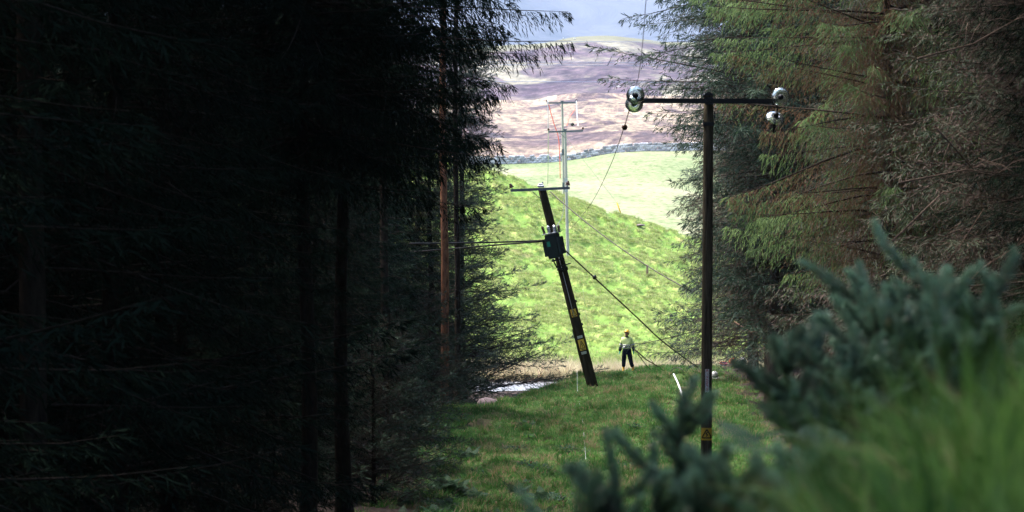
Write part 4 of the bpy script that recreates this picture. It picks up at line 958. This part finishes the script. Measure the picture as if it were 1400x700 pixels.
# dead branches
def dead_branch(label, pts, r_, m='deadwood', group=None, twigs=6, seed=1):
    rng = random.Random(seed); pts = [Vector(p) for p in pts]; m_ = MB(); n = len(pts); m_.tube(pts, [r_ * (1 - .7 * i_ / (n - 1)) for i_ in range(n)], 6)
    for _ in range(twigs):
        i_ = rng.randrange(n - 1); p = pts[i_].lerp(pts[i_ + 1], rng.random()); q = p + Vector((rng.uniform(-.5, .5), rng.uniform(-.3, .3), rng.uniform(-.05, .45))); m_.tube([p, p.lerp(q, .5) + Vector((0, 0, .04)), q], [r_ * .4, r_ * .25, .004], 5)
    return tag(m_.build('fallen_branch', M[m], None, True), label, 'branch', group)
dead_branch('dark curved fallen branch just right of the worker in the hi-vis jacket', [P(868, 478, 122), P(884, 492, 122), P(900, 501, 122.5), P(915, 505, 122.5)], .035, 'limb', seed=3)
dead_branch('thin dark stick slanting to the grass close to the worker, under the curved branch', [P(872, 484, 121.6), P(884, 500, 121.6), P(890, 506, 121.6)], .025, 'limb', twigs=2, seed=4)
dead_branch('straight pinkish broken branch slanting down in the brown twigs right of the near pole', [P(1004, 440, 101), P(1030, 457, 101), P(1055, 475, 101)], .045, 'deadwood', twigs=2, seed=5)
dead_branch('pale bare branch slanting up against the black wood at the far right', [P(1310, 400, 34), P(1345, 365, 34), P(1400, 330, 34)], .012, 'deadwood', seed=6)
dead_branch('thin bare branch in the shade right of the second near gorse bush', [P(1270, 385, 36), P(1310, 340, 36), P(1345, 285, 36)], .010, 'deadwood', seed=7)
for j, (a0, a1, a2) in enumerate((((1280, 175), (1330, 230), (1400, 205)), ((1220, 330), (1290, 262), (1390, 275)), ((1255, 80), (1330, 60), (1400, 20)), ((1230, 250), (1320, 232), (1400, 240)))):
    dead_branch(('mossy bare branch drooping at the right edge, ' + ('second', 'lowest', 'topmost', 'third')[j] + ' of four down the dark wood'), [P(*a0, 38), P(*a1, 38.5), P(*a2, 39)], .016, 'bark_pink', twigs=9, seed=20 + j)
# stones
def boulder(label, x, y, r_, m, seed, cat='boulder', group=None, name='boulder', sq=.6):
    rng = np.random.default_rng(seed); me = bpy.data.meshes.new(name)
    import bmesh
    bm = bmesh.new(); bmesh.ops.create_icosphere(bm, subdivisions=3, radius=1)
    for v in bm.verts:
        c_ = v.co.copy(); k_ = 1 + .25 * (float(fbm(np.array([c_.x * 1.3 + seed]), np.array([c_.y * 1.3 + c_.z * 2]), seed)[0]) - .5) * 2
        v.co = Vector((c_.x * r_ * k_, c_.y * r_ * k_ * .8, c_.z * r_ * sq * k_))
    bm.to_mesh(me); bm.free(); me.materials.append(m)
    for p in me.polygons: p.use_smooth = True
    o = link(name, me, None, (x, y, hz(x, y) + r_ * sq * .3), (0, 0, seed)); return tag(o, label, cat, group)
boulder('pinkish grey boulder in the shade at the river end of the left wood', foot(667, 104), 104, .42, M['stone_pink'], 3, sq=.75)
g_ = ground_at(628, 551); boulder('small pale stone at the left edge of the grass', g_.x, g_.y, .12, M['stone_pale'], 4)
rb = random.Random(9)
for j in range(16):
    d = rb.uniform(102, 113); boulder('dark clod of earth lying between the grass edge and the river', foot(rb.uniform(640, 715), d), d, rb.uniform(.08, .22), M['bark'], 30 + j, 'earth clod', 'dark clods on the river bank', 'earth_clod')
boulder('pale flat stone slab lying on the crest of the green hillside', foot(876, 219), 219, .42, M['stone_pink'], 8, sq=.22)
eb = empty('marker_post', (foot(885, 197), 197, hz(foot(885, 197), 197)), (0, 0, 0), 'short weathered post standing on the green hillside', 'post')
m_ = MB(); m_.box((0, 0, .35), (.14, .12, .8), None, .02); m_.box((0, 0, .77), (.18, .16, .08), None, .02); m_.build('post', M['deadwood'], eb)
# sheep on the heather hill
def sheep(x, y, rz, label):
    e = empty('sheep', (x, y, hz(x, y)), (0, 0, rz), label, 'sheep', 'sheep grazing on the heather hill'); e.scale = (1.1, 1.1, 1.1)
    m_ = MB(); prof = []
    for i_ in range(9):
        t = i_ / 8; prof.append((max(.01, .28 * math.sin(math.pi * min(.97, max(.03, t))) ** .5), -.5 + t))
    m_.lathe(prof, (0, 0, .62), roty(math.pi / 2), 10); m_.build('body', M['fleece'], e, True)
    m_ = MB(); m_.tube([(.42, 0, .75), (.6, 0, .72), (.74, 0, .55)], [.12, .1, .05], 8); m_.build('head', M['fleece'], e, True)
    for sx in (-.3, .3):
        for sy in (-.13, .13): l_ = MB(); l_.tube([(sx, sy, .45), (sx, sy, 0)], [.05, .03], 6); l_.build('leg', M['black'], e)
for j, (px, py, d) in enumerate(((770, 54, 1540), (773, 52, 1560), (779, 51, 1570), (786, 54.5, 1545), (811, 48.5, 1575), (864, 77, 1380), (846, 121, 1020))):
    ds = np.linspace(900, 1600, 2800); x = (px - 700) * ds / FPX; g = height(x, ds); z = EYE - (py - 300) * ds / FPX; q = np.where(g >= z)[0]; i_ = q[0] if len(q) else 2000
    sheep(float(x[i_]), float(ds[i_]), rb.uniform(0, 6.28), 'white sheep grazing, a small dot ' + ('left end of the row below the hill crest', 'second from the left below the hill crest', 'third from the left below the hill crest', 'fourth from the left below the hill crest', 'just under the highest point of the hill', 'alone on the heather to the right', 'low on the hill')[j])
# dry stone wall: real stones
def stone_wall():
    e = empty('stone_wall', (0, 449, hz(0, 449)), (0, 0, 0), 'grey dry stone wall curving between the pale meadow and the moor', 'wall'); ez = e.location.z
    rng = random.Random(4); protos = []
    for k_ in range(5):
        m_ = MB(); q = Matrix.Rotation(rng.uniform(-.2, .2), 3, 'Y'); m_.box((0, 0, 0), (rng.uniform(.7, 1.0), .6, rng.uniform(.3, .42)), q, .09)
        me = bpy.data.meshes.new('stone'); me.from_pydata([(v[0] + rng.uniform(-.05, .05), v[1], v[2] + rng.uniform(-.04, .04)) for v in m_.v], [], m_.f); me.materials.append(M['stone']); protos.append(me)
    xs_ = np.arange(-16, 46, .78); rest = MB(); cnt = 0
    for row in range(4):
        for x in xs_:
            xx = x + (row % 2) * .4 + rng.uniform(-.1, .1); yy = 449 + .9 * math.sin(xx * .13); z = hz(xx, yy) - ez + .14 + row * .33
            if row == 3 and rng.random() < .25: continue
            if -4 < xx < 27 and cnt < 290:
                o = link('stone', protos[rng.randrange(5)], e, (xx, yy - 449, z), (0, rng.uniform(-.12, .12), rng.uniform(-.1, .1))); cnt += 1
            else: rest.box((xx, yy - 449, z), (.8, .6, .34), None, .08)
    tag(rest.build('far_stones', M['stone'], e), kind='stuff')
stone_wall()

# ------------------------------------------------------------------ people
def skin_mesh(name, m, parent, nodes, edges, root=0, sub=2):
    """nodes: list of (pos, (rx, ry)); grows one continuous surface"""
    me = bpy.data.meshes.new(name); me.from_pydata([n[0] for n in nodes], edges, []); o = bpy.data.objects.new(name, me); C.objects.link(o)
    md = o.modifiers.new('skin', 'SKIN'); 
    for i_, n in enumerate(nodes):
        sv = me.skin_vertices[0].data[i_]; r_ = n[1]; sv.radius = (r_, r_) if not hasattr(r_, '__len__') else r_; sv.use_root = (i_ == root)
    md.use_smooth_shade = True; sb = o.modifiers.new('sub', 'SUBSURF'); sb.levels = sub; sb.render_levels = sub
    dg = bpy.context.evaluated_depsgraph_get(); dg.update(); ev = o.evaluated_get(dg); m2 = bpy.data.meshes.new_from_object(ev)
    C.objects.unlink(o); bpy.data.objects.remove(o); m2.name = name; m2.materials.clear(); m2.materials.append(m)
    for p in m2.polygons: p.use_smooth = True; p.material_index = 0
    return link(name, m2, parent)
def hand_nodes(w, d, side, curl=.5):
    """palm and five fingers from wrist w along d; side = direction of the thumb"""
    d = d.normalized(); side = (side - d * side.dot(d)).normalized(); nrm = d.cross(side)
    nodes = [(w, .03), (w + d * .05, (.022, .038))]; ed = [(0, 1)]
    for k_, (off, ln) in enumerate(((.032, .070), (.011, .080), (-.011, .074), (-.030, .058))):
        b0 = w + d * .085 + side * off; i_ = len(nodes)
        nodes += [(b0, .012), (b0 + d * ln * .55 + nrm * .01, .0105), (b0 + d * ln * .9 + nrm * ln * curl, .009)]; ed += [(1, i_), (i_, i_ + 1), (i_ + 1, i_ + 2)]
    i_ = len(nodes); nodes += [(w + d * .035 + side * .035, .014), (w + d * .065 + side * .062, .011), (w + d * .095 + side * .066 + nrm * .01, .010)]; ed += [(1, i_), (i_, i_ + 1), (i_ + 1, i_ + 2)]
    return nodes, ed
def face_head(parent, c, yaw, pitch, helmet_mat):
    """head with face, ears, hair and helmet; c = centre of the skull; looks along local -y"""
    e = Matrix.Rotation(yaw, 4, 'Z') @ Matrix.Rotation(pitch, 4, 'X'); R3 = e.to_3x3(); c = Vector(c)
    m_ = MB(); pr = [(.001, -.125), (.03, -.12), (.05, -.10), (.062, -.06), (.074, -.02), (.08, .03), (.076, .07), (.06, .10), (.03, .12), (.001, .125)]
    m_.lathe(pr, (0, 0, 0), None, 20); vs = []
    for v in m_.v:
        x, y, z = v; y *= 1.18
        if y < 0 and z < -.02: y *= 1.06
        vs.append(c + R3 @ Vector((x, y, z)))
    h = MB(); h.v = [tuple(v) for v in vs]; h.f = m_.f; h.m = m_.m
    def blob(p, r_, s=(1, 1, 1), mi=0):
        b = MB(); b.lathe([(.001, -r_), (r_ * .7, -r_ * .7), (r_, 0), (r_ * .7, r_ * .7), (.001, r_)], (0, 0, 0), None, 10)
        h.cur = mi; h.add([c + R3 @ (Vector(p) + Vector((v[0] * s[0], v[1] * s[1], v[2] * s[2]))) for v in b.v], b.f)
    blob((0, -.098, -.015), .016, (.8, 1.1, 1.7)); blob((-.08, .01, -.01), .022, (.4, 1, 1.4)); blob((.08, .01, -.01), .022, (.4, 1, 1.4))
    blob((0, -.085, -.062), .022, (1.1, .5, .35), 1)
    for s in (-1, 1): blob((s * .03, -.088, .012), .011, (1.2, .5, .8), 2); blob((s * .03, -.09, .034), .014, (1.4, .4, .35), 2)
    hd = h.build('head', [M['skin'], M['rope_red'], M['hair']], parent, True)
    hh = MB(); hh.lathe([(.082, -.03), (.086, .02), (.083, .07), (.06, .11), (.001, .13)], (0, 0, 0), None, 18)
    hh.v = [tuple(c + R3 @ Vector((v[0], v[1] * 1.16 + .018, v[2]))) for v in hh.v]; hh.build('hair', M['hair'], hd, True)
    k = MB(); k.lathe([(.112, .045), (.106, .055), (.106, .08), (.10, .12), (.075, .16), (.035, .178), (.001, .182)], (0, 0, 0), None, 22)
    k.v = [tuple(c + R3 @ Vector((v[0], v[1] * 1.22, v[2]))) for v in k.v]
    pk = MB(); pk.lathe([(.11, .05), (.15, .042), (.151, .036), (.11, .040)], (0, 0, 0), None, 22)
    n0 = len(k.v); k.v += [tuple(c + R3 @ Vector((v[0] * (.80 if v[1] > 0 else .92), (v[1] * (1.1 if v[1] < 0 else .82)), v[2]))) for v in pk.v]; k.f += [tuple(i_ + n0 for i_ in f) for f in pk.f]; k.m += pk.m
    hl_ = k.build('helmet', helmet_mat, parent, True); return hd
V3 = Vector
def worker(loc, rz, label, J, helmet_mat, look=(0, 0), s=1.0):
    """J: joint positions (m, local); builds body, jacket, trousers, boots, gloves, head"""
    e = empty('person', loc, (0, 0, rz), label, 'person'); e.scale = (s, s, s); j = {k_: V3(v) for k_, v in J.items()}
    # one continuous body under the clothes
    nd = [(j['pelvis'], (.14, .10)), (j['chest'], (.15, .11)), (j['neck'], .055), (j['head'], .05)]; ed = [(0, 1), (1, 2), (2, 3)]
    for s_ in 'LR':
        i_ = len(nd); nd += [(j['sh' + s_], .06), (j['el' + s_], .042), (j['wr' + s_], .028)]; ed += [(1, i_), (i_, i_ + 1), (i_ + 1, i_ + 2)]
        i_ = len(nd); nd += [(j['hip' + s_], .085), (j['kn' + s_], .055), (j['an' + s_], .04)]; ed += [(0, i_), (i_, i_ + 1), (i_ + 1, i_ + 2)]
    skin_mesh('body', M['skin'], e, nd, ed)
    mid = j['pelvis'].lerp(j['chest'], .45)
    nd = [(j['chest'], (.21, .145)), (mid, (.205, .145)), (j['pelvis'] + (j['chest'] - j['pelvis']) * -.06, (.21, .15)), (j['neck'] - V3((0, 0, .03)), .075)]; ed = [(0, 1), (1, 2), (0, 3)]
    for s_ in 'LR':
        i_ = len(nd); nd += [(j['sh' + s_], .095), (j['sh' + s_].lerp(j['el' + s_], .5), .086), (j['el' + s_], .075), (j['el' + s_].lerp(j['wr' + s_], .25), .060)]; ed += [(0, i_), (i_, i_ + 1), (i_ + 1, i_ + 2), (i_ + 2, i_ + 3)]
    jk = skin_mesh('jacket', M['hivis'], e, nd, ed)
    for s_ in 'LR':                                                   # navy lower sleeves, reflective bands
        a_, b_ = j['el' + s_].lerp(j['wr' + s_], .25), j['wr' + s_]; m_ = MB(); m_.tube([a_, a_.lerp(b_, .5), b_], [.070, .066, .054], 12); m_.build('cuff', M['navy'], jk, True)
        m_ = MB(); a_, b_ = j['sh' + s_].lerp(j['el' + s_], .78), j['sh' + s_].lerp(j['el' + s_], .96); m_.tube([a_, b_], [.085, .082], 14); m_.build('reflective_band', M['reflect'], jk, True)
    ax = (j['chest'] - j['pelvis']).normalized(); q = V3((0, 0, 1)).rotation_difference(ax).to_matrix()
    for f_, hgt in ((.30, .045), (.55, .045)):
        c_ = j['pelvis'].lerp(j['chest'], f_); m_ = MB(); m_.lathe([(.196, -hgt / 2), (.206, -hgt / 2), (.206, hgt / 2), (.196, hgt / 2)], (0, 0, 0), None, 24)
        m_.v = [tuple(c_ + q @ V3((v[0], v[1] * .78, v[2]))) for v in m_.v]; m_.build('reflective_band', M['reflect'], jk, True)
    m_ = MB(); c_ = j['neck']; m_.lathe([(.075, -.06), (.085, -.02), (.07, .03), (.062, .03), (.062, -.04)], c_, None, 16); m_.build('collar', M['navy'], jk, True)
    nd = [(j['pelvis'] + ax * .10, (.19, .135)), (j['pelvis'] - V3((0, 0, .06)), (.18, .135))]; ed = [(0, 1)]
    for s_ in 'LR':
        i_ = len(nd); nd += [(j['hip' + s_] - V3((0, 0, .06)), .125), (j['hip' + s_].lerp(j['kn' + s_], .55), .118), (j['kn' + s_], .10), (j['kn' + s_].lerp(j['an' + s_], .55), .092), (j['an' + s_] + V3((0, 0, .12)), .085)]
        ed += [(1, i_)] + [(i_ + k_, i_ + k_ + 1) for k_ in range(4)]
    skin_mesh('trousers', M['navy'], e, nd, ed)
    for s_, sg in (('L', 1), ('R', -1)):
        a_ = j['an' + s_]; f_ = V3((.08 * sg, -1, 0)).normalized()
        nd = [(a_ + V3((0, 0, .17)), .062), (a_ + V3((0, 0, .02)), .052), (a_ + V3((0, 0, -.045)) + f_ * -.03, .042), (a_ + f_ * .10 + V3((0, 0, -.045)), (.045, .036)), (a_ + f_ * .17 + V3((0, 0, -.05)), (.04, .028))]
        skin_mesh('boot', M['boot'], e, nd, [(0, 1), (1, 2), (1, 3), (3, 4)], 1)
        d = (j['wr' + s_] - j['el' + s_]); hn, he = hand_nodes(j['wr' + s_], d, V3((-sg * .3, -1, 0)), .45); skin_mesh('glove', M['glove'], e, hn, he, 1)
    face_head(e, j['head'], look[0], look[1], helmet_mat); return e
stand = dict(pelvis=(0, 0, .97), chest=(.0, .01, 1.32), neck=(0, .01, 1.52), head=(0, -.01, 1.67),
             shL=(.19, .01, 1.43), elL=(.27, .03, 1.15), wrL=(.30, -.03, .93), shR=(-.19, .01, 1.43), elR=(-.26, .03, 1.15), wrR=(-.30, -.04, .90),
             hipL=(.10, 0, .92), knL=(.17, -.03, .52), anL=(.27, .03, .09), hipR=(-.10, 0, .92), knR=(-.13, -.02, .51), anR=(-.15, .02, .09))
wp_ = ground_at(857, 508.5, 0, 110, 126)
worker((wp_.x, wp_.y, wp_.z - .0), R(-12), 'worker in yellow-green hi-vis jacket, navy trousers and yellow helmet looking up, hands at sides', stand, M['helmet_yellow'], (R(-25), R(-22)))
crouch = dict(pelvis=(0, .18, .48), chest=(.0, .0, .80), neck=(0, -.12, .98), head=(0, -.2, 1.10),
              shL=(.19, -.05, .90), elL=(.27, -.22, .68), wrL=(.16, -.42, .52), shR=(-.19, -.05, .90), elR=(-.28, -.2, .66), wrR=(-.18, -.40, .5),
              hipL=(.11, .16, .46), knL=(.20, -.22, .50), anL=(.20, .02, .09), hipR=(-.11, .16, .46), knR=(-.16, -.12, .20), anR=(-.14, .26, .09))
cp_ = P(1068, 495, 119); worker((cp_.x, 119, hz(cp_.x, 119)), R(25), 'crouching worker in yellow helmet and hi-vis, nearly hidden by the right-hand boughs', crouch, M['helmet_yellow'], (0, R(25)))

# ------------------------------------------------------------------ haze
hm = bpy.data.materials.new('haze'); hm.use_nodes = True; nt = hm.node_tree; nt.nodes.remove(nt.nodes['Principled BSDF'])
vp = nt.nodes.new('ShaderNodeVolumePrincipled'); vp.inputs['Color'].default_value = (.62, .76, 1, 1); vp.inputs['Density'].default_value = .00006; vp.inputs['Anisotropy'].default_value = 0
nt.links.new(vp.outputs[0], nt.nodes['Material Output'].inputs['Volume'])
m_ = MB(); m_.box((0, 4450, 400), (19000, 9700, 830)); ho = m_.build('haze', hm); tag(ho, kind='stuff')
